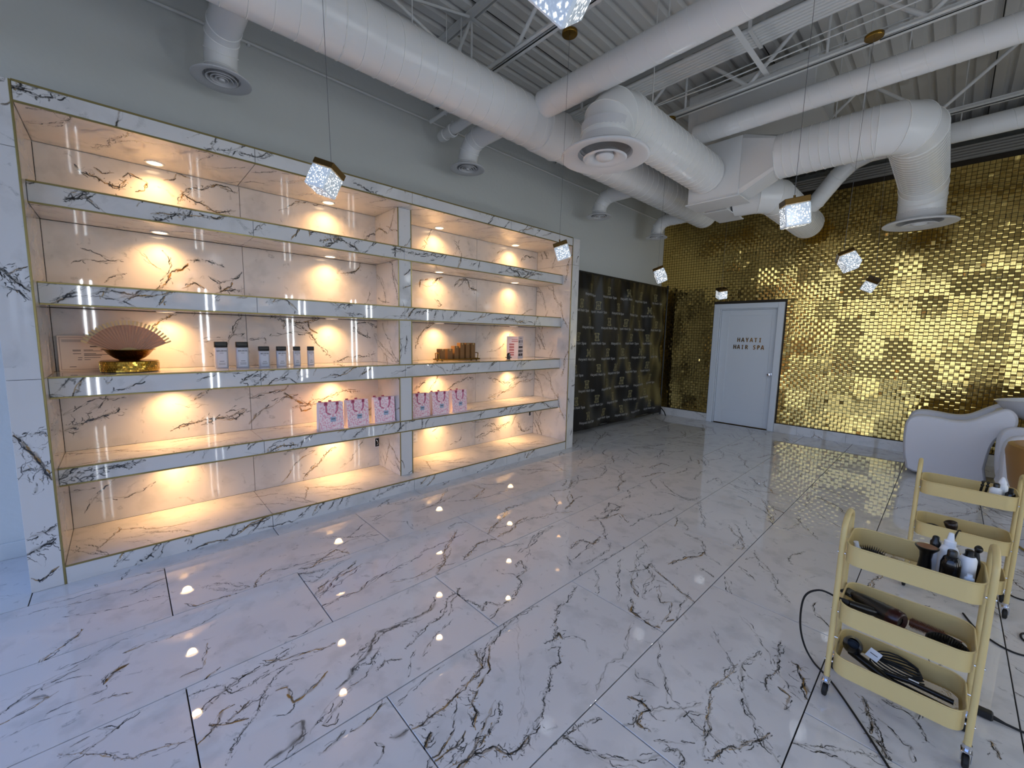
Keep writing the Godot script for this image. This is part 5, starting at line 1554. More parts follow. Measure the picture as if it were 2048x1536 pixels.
# ---------- black logo backdrop ----------
func cloth_x(z: float, y: float) -> float:
	var top := clampf((2.47 - y) / 0.25, 0, 1)
	var f := 0.018 * sin(z * 17.0 + sin(y * 1.4) * 0.8) * (0.35 + 0.65 * top) * (0.35 + 0.65 * clampf(y / 1.6, 0, 1))
	f += 0.030 * sin(z * 5.1 + y * 2.3 + 0.6) * top
	f += 0.022 * sin(sqrt(pow(z - 0.2, 2) + pow(y - 2.5, 2)) * 9.0 + z) * top
	f += 0.006 * sin(z * 41.0) * (1.0 - top)
	return f * 0.9
func build_backdrop() -> void:
	var o := V(0.02, 0, 1.72)
	var t := thing("logo_backdrop", "black fabric backdrop with repeated gold emblems hung in a black pipe frame", "backdrop", o)
	var cl := mat("backdrop_cloth", Color(0.03, 0.03, 0.035), 0.42)
	var mb := MB.new()
	var nz := 110
	var ny := 64
	for i in nz + 1:
		for j in ny + 1:
			var z := lerpf(-1.50, 1.46, float(i) / nz)
			var y := lerpf(0.075, 2.47, float(j) / ny)
			var e := 0.004
			var dz := (cloth_x(z + o.z + e, y) - cloth_x(z + o.z - e, y)) / (2 * e)
			var dy := (cloth_x(z + o.z, y + e) - cloth_x(z + o.z, y - e)) / (2 * e)
			mb.vert(V(cloth_x(z + o.z, y), y, z), V(1, -dy, -dz).normalized())
	for i in nz:
		for j in ny:
			var q := i * (ny + 1) + j
			mb.tri(q, q + 1, q + ny + 2); mb.tri(q, q + ny + 2, q + ny + 1)
	var cloth := part(t, "cloth", mb, cl)
	# printed emblems and names, laid on the folds
	var emb := mat("emblem_print", Color(0.50, 0.47, 0.34), 0.5)
	var txt := mat("name_print", Color(0.62, 0.62, 0.62), 0.5)
	var word := text_mesh("Hayati Hair Spa", 0.036, 0.0, txt).get_mesh_arrays()
	for row in 9:
		for c in 6:
			var zz: float = 0.61 + c * 0.505 + (0.255 if row % 2 == 1 else 0.0) - o.z
			var y := 2.26 - row * 0.247
			if zz > 1.40: continue
			var em := MB.new()
			for r in [[-0.030, 0.030, 0.036, 0.044], [-0.030, 0.030, -0.044, -0.036], [-0.024, -0.015, -0.036, 0.036], [0.015, 0.024, -0.036, 0.036], [-0.034, -0.026, 0.026, 0.036], [0.026, 0.034, 0.026, 0.036], [-0.034, -0.026, -0.036, -0.026], [0.026, 0.034, -0.036, -0.026], [-0.015, 0.015, -0.004, 0.004], [-0.004, 0.004, -0.028, 0.028]]:
				var pts := []
				for q in [[r[0], r[2]], [r[1], r[2]], [r[1], r[3]], [r[0], r[3]]]:
					var pz: float = zz - q[0] * 1.45
					var py: float = y + q[1] * 1.45
					pts.append(V(cloth_x(pz + o.z, py) + 0.0025, py, pz))
				em.flat(pts, V(1, 0, 0))
			part(cloth, "emblem", em, emb)
			var wd := MB.new()
			var vs: PackedVector3Array = word[Mesh.ARRAY_VERTEX]
			var ids: PackedInt32Array = word[Mesh.ARRAY_INDEX]
			for v in vs:
				var pz := zz - v.x
				var py := y - 0.100 + v.y
				wd.vert(V(cloth_x(pz + o.z, py) + 0.0025, py, pz), V(1, 0, 0))
			if ids.size():
				for i in range(0, ids.size(), 3): wd.tri(ids[i], ids[i + 1], ids[i + 2])
			else:
				for i in range(0, vs.size(), 3): wd.tri(i, i + 1, i + 2)
			part(cloth, "name_print", wd, txt)
	part(t, "top_bar", MB.new().cyl(V(-0.01, 2.475, -1.56), V(-0.01, 2.475, 1.50), 0.016, 12), M.black_metal)
	for s in [-1.56, 1.50]:
		part(t, "upright", MB.new().cyl(V(-0.01, 0.02, s), V(-0.01, 2.50, s), 0.017, 12).ball(V(-0.01, 2.51, s), V(0.022, 0.022, 0.022), 12), M.black_metal)
		for a in [0.3, 2.2, 4.2]:
			part(t, "leg", MB.new().tube([V(-0.01, 0.16, s), V(-0.01 + cos(a) * 0.10, 0.09, s + sin(a) * 0.10), V(-0.01 + cos(a) * 0.15, 0.012, s + sin(a) * 0.15)], 0.010, 8), M.black_metal)
	part(t, "bottom_bar", MB.new().cyl(V(-0.01, 0.07, -1.56), V(-0.01, 0.07, 1.50), 0.012, 10), M.black_metal)

# ---------- carts, tools, chairs ----------
func open_tray(w: float, d: float, h: float, r: float) -> MB:
	var mb := MB.new()
	var o := rounded_rect(w, d, r, 6)
	var m := o.size()
	for i in m:
		var a: Vector2 = o[i]
		var b: Vector2 = o[(i + 1) % m]
		var na := V((a - Vector2(clampf(a.x, -w / 2 + r, w / 2 - r), clampf(a.y, -d / 2 + r, d / 2 - r))).x, 0, (a - Vector2(clampf(a.x, -w / 2 + r, w / 2 - r), clampf(a.y, -d / 2 + r, d / 2 - r))).y).normalized()
		var nb := V((b - Vector2(clampf(b.x, -w / 2 + r, w / 2 - r), clampf(b.y, -d / 2 + r, d / 2 - r))).x, 0, (b - Vector2(clampf(b.x, -w / 2 + r, w / 2 - r), clampf(b.y, -d / 2 + r, d / 2 - r))).y).normalized()
		for s in [1.0, -1.0]:
			var k := 0.0 if s > 0 else 0.0018
			var q := [mb.vert(V(a.x, 0, a.y) - na * k, na * s), mb.vert(V(b.x, 0, b.y) - nb * k, nb * s), mb.vert(V(b.x, h, b.y) - nb * k, nb * s), mb.vert(V(a.x, h, a.y) - na * k, na * s)]
			mb.tri(q[0], q[1], q[2]); mb.tri(q[0], q[2], q[3])
		mb.flat([V(a.x, 0, a.y), V(b.x, 0, b.y), V(b.x, 0, b.y) - nb * 0.012, V(a.x, 0, a.y) - na * 0.012], V(0, -1, 0))
		mb.flat([V(a.x, 0.001, a.y), V(b.x, 0.001, b.y), V(b.x, 0.001, b.y) - nb * 0.012, V(a.x, 0.001, a.y) - na * 0.012], V(0, 1, 0))
	return mb
func lattice(w: float, d: float, r: float) -> MB:
	var mb := MB.new()
	var poly := PackedVector2Array(rounded_rect(w - 0.012, d - 0.012, r - 0.006, 4))
	for s in [-1.0, 1.0]:
		var c := -(w + d) / 2
		while c < (w + d) / 2:
			var a := Vector2(c - d, -d) if s > 0 else Vector2(c + d, -d)
			var b := Vector2(c + d, d) if s > 0 else Vector2(c - d, d)
			for seg in Geometry2D.intersect_polyline_with_polygon(PackedVector2Array([a, b]), poly):
				if seg.size() >= 2:
					var u: Vector2 = seg[0]
					var v: Vector2 = seg[seg.size() - 1]
					var n := (v - u).normalized().orthogonal() * 0.0011
					mb.flat([V(u.x + n.x, 0.002, u.y + n.y), V(v.x + n.x, 0.002, v.y + n.y), V(v.x - n.x, 0.002, v.y - n.y), V(u.x - n.x, 0.002, u.y - n.y)], V(0, 1, 0))
			c += 0.0105
	return mb

const CART_W := 0.385
const CART_D := 0.255
const TRAY_Y := [0.612, 0.352, 0.122]
func build_carts() -> void:
	var cream := mat("cart_cream", Color(0.78, 0.69, 0.47), 0.42)
	var t := thing("tool_cart", "cream metal three-tier trolley nearest the camera, loaded with brushes and bottles", "trolley", V(3.842, 0, 5.655), "cream tool trolleys")
	var mesh := open_tray(CART_W, CART_D, 0.078, 0.05).mesh(cream)
	var lat := lattice(CART_W, CART_D, 0.05).mesh(cream)
	var rim := []
	for p in rounded_rect(CART_W, CART_D, 0.05, 6): rim.append(V(p.x, 0.078, p.y))
	rim.append(rim[0])
	var rm := MB.new().tube(rim, 0.0032, 6, false).mesh(cream)
	for y in TRAY_Y:
		var tr := put(t, "tray", mesh, Transform3D(Basis.IDENTITY, V(0, y, 0)))
		put(tr, "rolled_rim", rm)
		var lf := put(tr, "mesh_floor", lat)
		lf.set_meta("kind", "stuff")
	for s in [-1.0, 1.0]:
		var x: float = s * (CART_W / 2 + 0.013)
		var pts := [V(x, 0.075, -0.105), V(x, 0.70, -0.098)]
		for i in 9:
			var a := PI * i / 8
			pts.append(V(x, 0.735 + 0.055 * sin(a), -0.098 * cos(a)))
		pts.append_array([V(x, 0.70, 0.098), V(x, 0.075, 0.105)])
		part(t, "end_frame", MB.new().tube(pts, 0.0105, 10), cream)
		for y in TRAY_Y:
			for z in [-0.1, 0.1]: part(t, "screw", MB.new().cyl(V(x - s * 0.014, y + 0.03, z * 0.98), V(x + s * 0.013, y + 0.03, z * 0.98), 0.005, 8), M.chrome)
		for z in [-0.105, 0.105]:
			var c := part(t, "caster", MB.new().cyl(V(x, 0.066, z), V(x, 0.084, z), 0.013, 12).box(V(x, 0.062, z + 0.006), V(0.03, 0.008, 0.034), 0.003).box(V(x - 0.013, 0.045, z + 0.012), V(0.003, 0.036, 0.022), 0.001).box(V(x + 0.013, 0.045, z + 0.012), V(0.003, 0.036, 0.022), 0.001), M.chrome)
			part(c, "wheel", MB.new().lathe([Vector2(0, -0.009), Vector2(0.020, -0.009), Vector2(0.026, -0.006), Vector2(0.026, 0.006), Vector2(0.020, 0.009), Vector2(0, 0.009)], 20, Transform3D(Basis(V(0, 1, 0), V(1, 0, 0), V(0, 0, -1)), V(x, 0.0265, z + 0.014))), M.black_rubber)
	copy(t, Transform3D(Basis.IDENTITY, V(4.012, 0, 4.275)), "cream metal three-tier trolley farther back, with a red straightener")
	build_tools()

func bristles(mb: MB, c: Vector3, ax: Vector3, len_: float, r0: float, r1: float, rings: int, per: int) -> void:
	var u := ax.cross(V(0, 1, 0.1)).normalized()
	var w := ax.cross(u)
	for i in rings:
		for k in per:
			var a := TAU * (k + 0.5 * (i % 2)) / per
			var o := u * cos(a) + w * sin(a)
			var p := c + ax * len_ * (float(i) / (rings - 1) - 0.5)
			var tn := ax * 0.0009
			mb.flat([p + o * r0 - tn, p + o * r0 + tn, p + o * r1], o.cross(ax))

func lathed_bottle(called: String, label: String, at: Vector3, prof: Array, m: Material, capprof: Array, cm: Material, group := "", cat := "bottle") -> Node3D:
	var t := thing(called, label, cat, at, group)
	part(t, "body", MB.new().lathe(prof, 24, Transform3D.IDENTITY, 45), m)
	if capprof: part(t, "cap", MB.new().lathe(capprof, 20, Transform3D.IDENTITY, 45), cm)
	return t

func build_tools() -> void:
	var navy := mat("bottle_navy", Color(0.012, 0.018, 0.045), 0.15)
	var milky := mat("bottle_milky", Color(0.74, 0.80, 0.88), 0.3)
	var tanm := mat("jar_tan", Color(0.50, 0.33, 0.20), 0.5)
	var maroon := mat("maroon", Color(0.16, 0.02, 0.03), 0.3)
	var redm := mat("straightener_red", Color(0.40, 0.03, 0.03), 0.3)
	var wood := mat("brush_wood", Color(0.36, 0.20, 0.12), 0.5)
	var charcoal := mat("charcoal", Color(0.035, 0.033, 0.036), 0.35)
	var y := 0.6155
	# top tray, first cart
	var t := thing("paddle_brush", "black oval cushion brush lying in the near trolley's top tray", "hair brush", V(3.725, y, 5.665))
	part(t, "head", MB.new().ball(V(0, 0.022, 0), V(0.046, 0.020, 0.032), 20), M.black_plastic)
	var bm := MB.new()
	for i in 14:
		for j in 9:
			var p := Vector2((i - 6.5) / 7.0, (j - 4.0) / 4.6)
			if p.length() < 0.95:
				var q := V(p.x * 0.044, 0.022 + 0.019 * sqrt(1 - p.length_squared()), p.y * 0.03)
				bm.flat([q - V(0.0008, 0, 0), q + V(0.0008, 0, 0), q + V(p.x * 0.01, 0.017, p.y * 0.008)], V(0, 0, 1))
	part(t, "bristles", bm, M.black_plastic).set_meta("kind", "stuff")
	part(t, "handle", MB.new().tube([V(-0.03, 0.022, 0), V(-0.05, 0.030, 0.0), V(-0.055, 0.058, 0.004)], [0.010, 0.011, 0.009], 10), M.white_plastic)
	t = thing("round_brush", "round hair brush with silver barrel and black bristles in the near trolley's top tray", "hair brush", V(3.825, y + 0.03, 5.715))
	part(t, "barrel", MB.new().cyl(V(-0.045, 0, 0), V(0.045, -0.004, 0.012), 0.014, 16), M.chrome)
	bm = MB.new()
	bristles(bm, V(0, -0.002, 0.006), V(0.99, -0.04, 0.13).normalized(), 0.085, 0.014, 0.029, 22, 20)
	part(t, "bristles", bm, M.black_plastic).set_meta("kind", "stuff")
	part(t, "handle", MB.new().tube([V(0.045, -0.004, 0.012), V(0.08, -0.012, 0.016), V(0.105, -0.017, 0.018)], [0.013, 0.009, 0.011], 12), M.black_plastic)
	lathed_bottle("flared_jar", "black waisted jar with a flared tan top in the near trolley", V(3.878, y, 5.655), [Vector2(0, 0), Vector2(0.024, 0), Vector2(0.025, 0.008), Vector2(0.021, 0.03), Vector2(0.017, 0.07), Vector2(0.020, 0.095), Vector2(0.034, 0.112), Vector2(0.035, 0.116), Vector2(0.030, 0.117)], M.black_plastic, [Vector2(0.030, 0.117), Vector2(0.022, 0.112), Vector2(0, 0.110)], tanm, "", "jar")
	lathed_bottle("pump_bottle", "white bottle with black pump top at the back of the near trolley", V(3.900, y, 5.590), [Vector2(0, 0), Vector2(0.026, 0), Vector2(0.027, 0.004), Vector2(0.027, 0.085), Vector2(0.016, 0.098), Vector2(0.013, 0.104)], M.white_plastic, [Vector2(0.015, 0.100), Vector2(0.016, 0.122), Vector2(0.012, 0.128), Vector2(0.010, 0.142), Vector2(0.006, 0.146), Vector2(0, 0.147)], M.black_plastic)
	lathed_bottle("nozzle_bottle", "white squeeze bottle with a pointed nozzle in the near trolley", V(3.938, y, 5.610), [Vector2(0, 0), Vector2(0.028, 0), Vector2(0.030, 0.004), Vector2(0.030, 0.10), Vector2(0.022, 0.122), Vector2(0.014, 0.13)], M.white_plastic, [Vector2(0.017, 0.128), Vector2(0.017, 0.146), Vector2(0.011, 0.150), Vector2(0.007, 0.178), Vector2(0, 0.18)], M.white_plastic)
	lathed_bottle("navy_bottle", "glossy dark navy bottle standing in the middle of the near trolley's bottles", V(3.945, y, 5.685), [Vector2(0, 0), Vector2(0.026, 0), Vector2(0.028, 0.004), Vector2(0.028, 0.088), Vector2(0.022, 0.108), Vector2(0.013, 0.116)], navy, [Vector2(0.014, 0.114), Vector2(0.014, 0.134), Vector2(0.011, 0.138), Vector2(0, 0.138)], M.black_plastic)
	lathed_bottle("spray_can", "white aerosol can with black nozzle in the near trolley", V(3.988, y, 5.640), [Vector2(0, 0), Vector2(0.022, 0), Vector2(0.0235, 0.003), Vector2(0.0235, 0.105), Vector2(0.021, 0.112), Vector2(0.017, 0.118)], M.white_plastic, [Vector2(0.013, 0.117), Vector2(0.011, 0.128), Vector2(0.012, 0.138), Vector2(0.008, 0.142), Vector2(0, 0.142)], M.black_plastic, "", "spray can")
	lathed_bottle("small_bottle", "small milky bottle at the front of the near trolley's top tray", V(3.992, y, 5.735), [Vector2(0, 0), Vector2(0.022, 0), Vector2(0.025, 0.006), Vector2(0.026, 0.040), Vector2(0.018, 0.054), Vector2(0.012, 0.060)], milky, [Vector2(0.013, 0.059), Vector2(0.013, 0.070), Vector2(0.008, 0.074), Vector2(0.007, 0.084), Vector2(0, 0.085)], milky)
	t = thing("hair_clip", "black hair clip propped up behind the spray can", "hair clip", V(4.012, y, 5.585))
	part(t, "jaw", MB.new().tube([V(0, 0.002, 0), V(0.002, 0.07, 0.004), V(-0.004, 0.13, 0.0)], [0.006, 0.010, 0.006], 8), M.black_plastic)
	part(t, "grip", MB.new().ball(V(0.0, 0.135, 0.004), V(0.012, 0.015, 0.009), 12), M.black_plastic)
	# middle tray, first cart
	y = 0.3545
	t = thing("hair_dryer", "black and maroon hair dryer in the near trolley's middle tray", "hair dryer", V(3.76, y, 5.66))
	var a := V(-0.075, 0.055, -0.045)
	var b := V(0.072, 0.052, 0.030)
	var dir := (b - a).normalized()
	var sd := dir.cross(V(0, 1, 0)).normalized()
	var bs := Basis(sd, dir, sd.cross(dir))
	part(t, "barrel", MB.new().lathe([Vector2(0.020, 0), Vector2(0.026, 0.02), Vector2(0.032, 0.06), Vector2(0.038, 0.11), Vector2(0.040, 0.135)], 28, Transform3D(bs, a), 60), charcoal)
	part(t, "rear_ring", MB.new().lathe([Vector2(0.040, 0.135), Vector2(0.042, 0.145), Vector2(0.040, 0.168), Vector2(0.032, 0.175), Vector2(0.016, 0.168)], 28, Transform3D(bs, a), 60), maroon)
	part(t, "intake_grille", MB.new().lathe([Vector2(0.018, 0.166), Vector2(0, 0.166)], 20, Transform3D(bs, a)), M.black_plastic)
	part(t, "nozzle", MB.new().box(a - dir * 0.025, V(0.060, 0.05, 0.014), 0.006, bs).lathe([Vector2(0.021, 0.0), Vector2(0.016, -0.012)], 20, Transform3D(bs, a)), charcoal)
	part(t, "handle", MB.new().tube([V(0.02, 0.045, 0.008), V(-0.03, 0.058, 0.045), V(-0.085, 0.068, 0.068)], [0.017, 0.018, 0.014], 14), charcoal)
	part(t, "strain_relief", MB.new().tube([V(-0.085, 0.068, 0.068), V(-0.125, 0.078, 0.074)], [0.013, 0.005], 12), M.black_rubber)
	part(t, "cord", MB.new().tube(curve([V(3.635, 0.432, 5.734), V(3.575, 0.435, 5.735), V(3.520, 0.36, 5.70), V(3.505, 0.20, 5.64), V(3.520, 0.07, 5.59), V(3.565, 0.008, 5.60), V(3.64, 0.006, 5.67), V(3.73, 0.006, 5.79), V(3.86, 0.006, 5.985), V(3.99, 0.006, 6.2)], 6, V(3.76, 0.3545, 5.66)), 0.0042, 8), M.black_rubber)
	t = thing("wooden_round_brush", "brown wooden round brush in the near trolley's middle tray", "hair brush", V(3.915, y + 0.024, 5.605))
	part(t, "barrel", MB.new().cyl(V(-0.055, 0, 0), V(0.045, 0, 0.012), 0.014, 16), wood)
	bm = MB.new()
	bristles(bm, V(-0.005, 0, 0.006), V(0.99, 0, 0.12).normalized(), 0.09, 0.013, 0.023, 24, 18)
	part(t, "bristles", bm, wood).set_meta("kind", "stuff")
	part(t, "handle", MB.new().tube([V(0.045, 0, 0.012), V(0.07, 0, 0.016), V(0.09, -0.002, 0.02)], [0.012, 0.008, 0.010], 10), wood)
	t = thing("vent_brush", "big black oval vent brush at the right of the near trolley's middle tray", "hair brush", V(3.968, y, 5.70))
	var tb := Basis.from_euler(V(0.45, -0.15, -0.12))
	part(t, "head", MB.new().ball(V(0, 0.034, 0), V(0.058, 0.011, 0.040), 24, tb), charcoal)
	var rimp := []
	for i in 33: rimp.append(V(0, 0.034, 0) + tb * V(cos(TAU * i / 32) * 0.058, 0, sin(TAU * i / 32) * 0.040))
	part(t, "rim", MB.new().tube(rimp, 0.004, 8, false), M.black_plastic)
	bm = MB.new()
	for i in 16:
		for j in 11:
			var p := Vector2((i - 7.5) / 8.0, (j - 5.0) / 5.6)
			if p.length() < 0.92: bm.cyl(V(0, 0.034, 0) + tb * V(p.x * 0.055, 0.006, p.y * 0.037), V(0, 0.034, 0) + tb * V(p.x * 0.056, 0.014, p.y * 0.038), 0.0014, 5)
	part(t, "pins", bm, M.black_plastic).set_meta("kind", "stuff")
	# bottom tray, first cart
	y = 0.1245
	t = thing("black_dryer", "black hair dryer with a white tag in the near trolley's bottom tray", "hair dryer", V(3.715, y, 5.655))
	part(t, "barrel", MB.new().lathe([Vector2(0.016, 0), Vector2(0.030, 0.004), Vector2(0.034, 0.03), Vector2(0.034, 0.075), Vector2(0.026, 0.10), Vector2(0.020, 0.115)], 26, Transform3D(Basis.from_euler(V(0.9, 0.3, 0.15)), V(-0.02, 0.045, -0.045)), 60), M.black_plastic)
	part(t, "intake_grille", MB.new().lathe([Vector2(0.024, 0.002), Vector2(0.006, -0.001), Vector2(0, -0.001)], 22, Transform3D(Basis.from_euler(V(0.9, 0.3, 0.15)), V(-0.02, 0.045, -0.045))), charcoal)
	part(t, "handle", MB.new().tube([V(-0.02, 0.05, 0.0), V(0.06, 0.045, 0.045), V(0.12, 0.03, 0.066)], [0.016, 0.016, 0.012], 12), M.black_plastic)
	var tg := part(t, "paper_tag", MB.new().box(V(0.055, 0.078, 0.0), V(0.042, 0.001, 0.044), 0.0, Basis.from_euler(V(0.5, -0.4, -0.2))), M.white_plastic)
	part(tg, "tag_print", MB.new().box(V(0.055, 0.0788, 0.0), V(0.026, 0.0006, 0.003), 0.0, Basis.from_euler(V(0.5, -0.4, -0.2))), M.ink)
	t = thing("curling_iron", "long black curling iron lying front in the near trolley's bottom tray", "curling iron", V(3.88, y, 5.73), "irons in the bottom tray")
	part(t, "handle", MB.new().tube([V(-0.12, 0.020, -0.004), V(0.0, 0.018, 0.0)], [0.013, 0.014], 14), M.black_plastic)
	part(t, "barrel", MB.new().cyl(V(0.0, 0.018, 0), V(0.125, 0.014, 0.002), 0.010, 14), charcoal)
	part(t, "clamp", MB.new().tube([V(-0.01, 0.035, 0.0), V(0.03, 0.029, 0.0), V(0.115, 0.025, 0.002)], 0.003, 6), M.chrome)
	t = thing("flat_iron", "black flat iron lying behind the curling iron in the bottom tray", "flat iron", V(3.885, y, 5.665), "irons in the bottom tray")
	part(t, "lower_arm", MB.new().tube([V(-0.12, 0.012, 0.0), V(0.13, 0.010, 0.022)], 0.010, 10), M.black_plastic)
	part(t, "upper_arm", MB.new().tube([V(-0.12, 0.020, 0.0), V(0.0, 0.045, 0.012), V(0.12, 0.046, 0.022)], 0.010, 10), charcoal)
	part(t, "label", MB.new().box(V(0.01, 0.0562, 0.014), V(0.03, 0.001, 0.008)), M.white_plastic)
	t = thing("coiled_cord", "coiled black cord behind the irons in the bottom tray", "cord", V(3.84, y, 5.60))
	var cp := []
	for i in 90: cp.append(V(cos(i * 0.42) * (0.085 - 0.0002 * i), 0.012 + 0.0006 * i + 0.006 * sin(i * 0.9), sin(i * 0.42) * 0.032))
	part(t, "loops", MB.new().tube(cp, 0.0035, 6), M.black_rubber)
	# second cart
	y = 0.6155
	t = thing("bristle_brush", "black bristle brush lying in the far trolley's top tray", "hair brush", V(3.925, y, 4.33))
	part(t, "head", MB.new().ball(V(0, 0.018, 0), V(0.06, 0.014, 0.02), 16), M.black_plastic)
	bm = MB.new()
	for i in 22:
		for j in 4: bm.flat([V(-0.052 + i * 0.005, 0.028, -0.012 + j * 0.008), V(-0.050 + i * 0.005, 0.028, -0.012 + j * 0.008), V(-0.051 + i * 0.005, 0.056, -0.013 + j * 0.0085)], V(0, 0, 1))
	part(t, "bristles", bm, M.black_plastic).set_meta("kind", "stuff")
	part(t, "handle", MB.new().tube([V(0.055, 0.016, 0), V(0.09, 0.014, 0.0), V(0.13, 0.016, 0.004)], [0.009, 0.007, 0.009], 8), M.black_plastic)
	for e in [[4.068, "left"], [4.088, "right"]]:
		t = thing("clip_stick", "black hair clip standing upright in the far trolley, %s of two" % e[1], "hair clip", V(e[0], y, 4.27), "upright hair clips")
		part(t, "stem", MB.new().tube([V(-0.006, 0.002, 0), V(0.002, 0.075, 0.0)], [0.005, 0.006], 8), M.black_plastic)
		part(t, "knob", MB.new().ball(V(0.003, 0.085, 0), V(0.008, 0.010, 0.008), 10).ball(V(0.004, 0.103, 0), V(0.007, 0.009, 0.007), 10), M.black_plastic)
	lathed_bottle("label_bottle", "white labelled bottle with black cap in the far trolley", V(4.122, y, 4.30), [Vector2(0, 0), Vector2(0.024, 0), Vector2(0.026, 0.004), Vector2(0.026, 0.082), Vector2(0.014, 0.094)], M.white_plastic, [Vector2(0.013, 0.093), Vector2(0.013, 0.112), Vector2(0.008, 0.118), Vector2(0, 0.118)], M.black_plastic)
	lathed_bottle("applicator_bottle", "white applicator bottle with cone tip in the far trolley", V(4.146, y, 4.245), [Vector2(0, 0), Vector2(0.024, 0), Vector2(0.026, 0.004), Vector2(0.026, 0.09), Vector2(0.016, 0.108)], M.white_plastic, [Vector2(0.017, 0.107), Vector2(0.017, 0.118), Vector2(0.006, 0.145), Vector2(0, 0.147)], M.white_plastic)
	lathed_bottle("indigo_bottle", "dark indigo bottle at the right end of the far trolley", V(4.176, y, 4.30), [Vector2(0, 0), Vector2(0.018, 0), Vector2(0.020, 0.004), Vector2(0.020, 0.07), Vector2(0.010, 0.082)], navy, [Vector2(0.010, 0.081), Vector2(0.010, 0.102), Vector2(0, 0.104)], M.black_plastic)
	y = 0.3545
	t = thing("oval_brush", "black oval brush in the far trolley's middle tray", "hair brush", V(3.895, y, 4.29))
	part(t, "head", MB.new().ball(V(0, 0.028, 0), V(0.042, 0.024, 0.03), 18), M.black_plastic)
	part(t, "handle", MB.new().tube([V(0.035, 0.026, 0.005), V(0.07, 0.02, 0.015), V(0.11, 0.014, 0.02)], [0.010, 0.008, 0.010], 8), M.black_plastic)
	t = thing("diffuser_nozzle", "brown round dryer nozzle standing in the far trolley's middle tray", "dryer nozzle", V(3.985, y, 4.27))
	part(t, "cup", MB.new().lathe([Vector2(0, 0.0), Vector2(0.016, 0.0), Vector2(0.018, 0.03), Vector2(0.028, 0.06), Vector2(0.030, 0.085), Vector2(0.026, 0.088), Vector2(0.0, 0.075)], 22, Transform3D(Basis.from_euler(V(0.15, 0, 0.25)), V(0.004, 0.002, 0)), 60), mat("brown_plastic", Color(0.12, 0.06, 0.04), 0.4))
	t = thing("red_straightener", "glossy red hair straightener lying in the far trolley's middle tray", "straightener", V(4.085, y, 4.32))
	part(t, "arm", MB.new().tube([V(-0.10, 0.022, 0.005), V(-0.02, 0.030, 0.0), V(0.06, 0.034, 0.0), V(0.095, 0.026, 0.008)], [0.008, 0.013, 0.020, 0.012], 14), redm)
	part(t, "arm", MB.new().tube([V(-0.10, 0.012, 0.012), V(-0.02, 0.012, 0.022), V(0.06, 0.014, 0.03)], [0.008, 0.010, 0.012], 12), redm)
	part(t, "tip", MB.new().ball(V(0.097, 0.022, 0.01), V(0.012, 0.010, 0.012), 12), M.black_plastic)
	part(t, "cord", MB.new().tube(curve([V(-0.09, 0.02, 0.03), V(-0.075, 0.07, 0.055), V(-0.085, 0.078, 0.082), V(-0.095, 0.03, 0.088), V(-0.10, -0.06, 0.086)], 5), 0.004, 7), M.black_rubber)
	t = thing("spare_cord", "black cord piled in the far trolley's bottom tray", "cord", V(4.10, 0.1245, 4.28))
	cp = []
	for i in 60: cp.append(V(cos(i * 0.5) * 0.05 + 0.02, 0.008 + 0.0009 * i, sin(i * 0.5) * 0.04))
	part(t, "loops", MB.new().tube(cp, 0.0035, 6), M.black_rubber)
	# cords and plug on the floor
	var fc := [[[V(4.06, 0.005, 4.52), V(4.11, 0.005, 4.66), V(4.20, 0.005, 4.76), V(4.30, 0.005, 4.745), V(4.55, 0.005, 4.6)], "black cord crossing the floor between the two trolleys"], [[V(4.45, 0.005, 4.50), V(4.30, 0.005, 4.50), V(4.265, 0.005, 4.56), V(4.30, 0.005, 4.62), V(4.45, 0.005, 4.63)], "black cord loop on the floor at the view's right edge"], [[V(4.45, 0.005, 4.02), V(4.30, 0.005, 4.06), V(4.24, 0.005, 4.02), V(4.10, 0.005, 3.9)], "black cord behind the far trolley's wheels"]]
	for e in fc:
		tag(put(self, "floor_cord", MB.new().tube(curve(e[0], 6), 0.0045, 8).mesh(M.black_rubber)), e[1], "cord", "cords on the floor")
	t = thing("power_plug", "dark power plug block with its cord on the floor by the near trolley", "plug", V(4.105, 0, 5.41))
	part(t, "block", MB.new().box(V(0, 0.016, 0), V(0.052, 0.032, 0.034), 0.005), charcoal)
	part(t, "cord", MB.new().tube([V(0.024, 0.014, 0), V(0.06, 0.009, 0.0), V(0.12, 0.005, -0.005), V(0.3, 0.005, -0.02)], [0.009, 0.005, 0.0042, 0.0042], 8), M.black_rubber)

func curve(pts: Array, per: int, off := Vector3.ZERO) -> Array:
	var out := []
	for i in pts.size() - 1:
		var p0: Vector3 = pts[maxi(i - 1, 0)]
		var p1: Vector3 = pts[i]
		var p2: Vector3 = pts[i + 1]
		var p3: Vector3 = pts[mini(i + 2, pts.size() - 1)]
		for k in per: out.append(p1.cubic_interpolate(p2, p0, p3, float(k) / per) - off)
	out.append(pts[-1] - off)
	return out

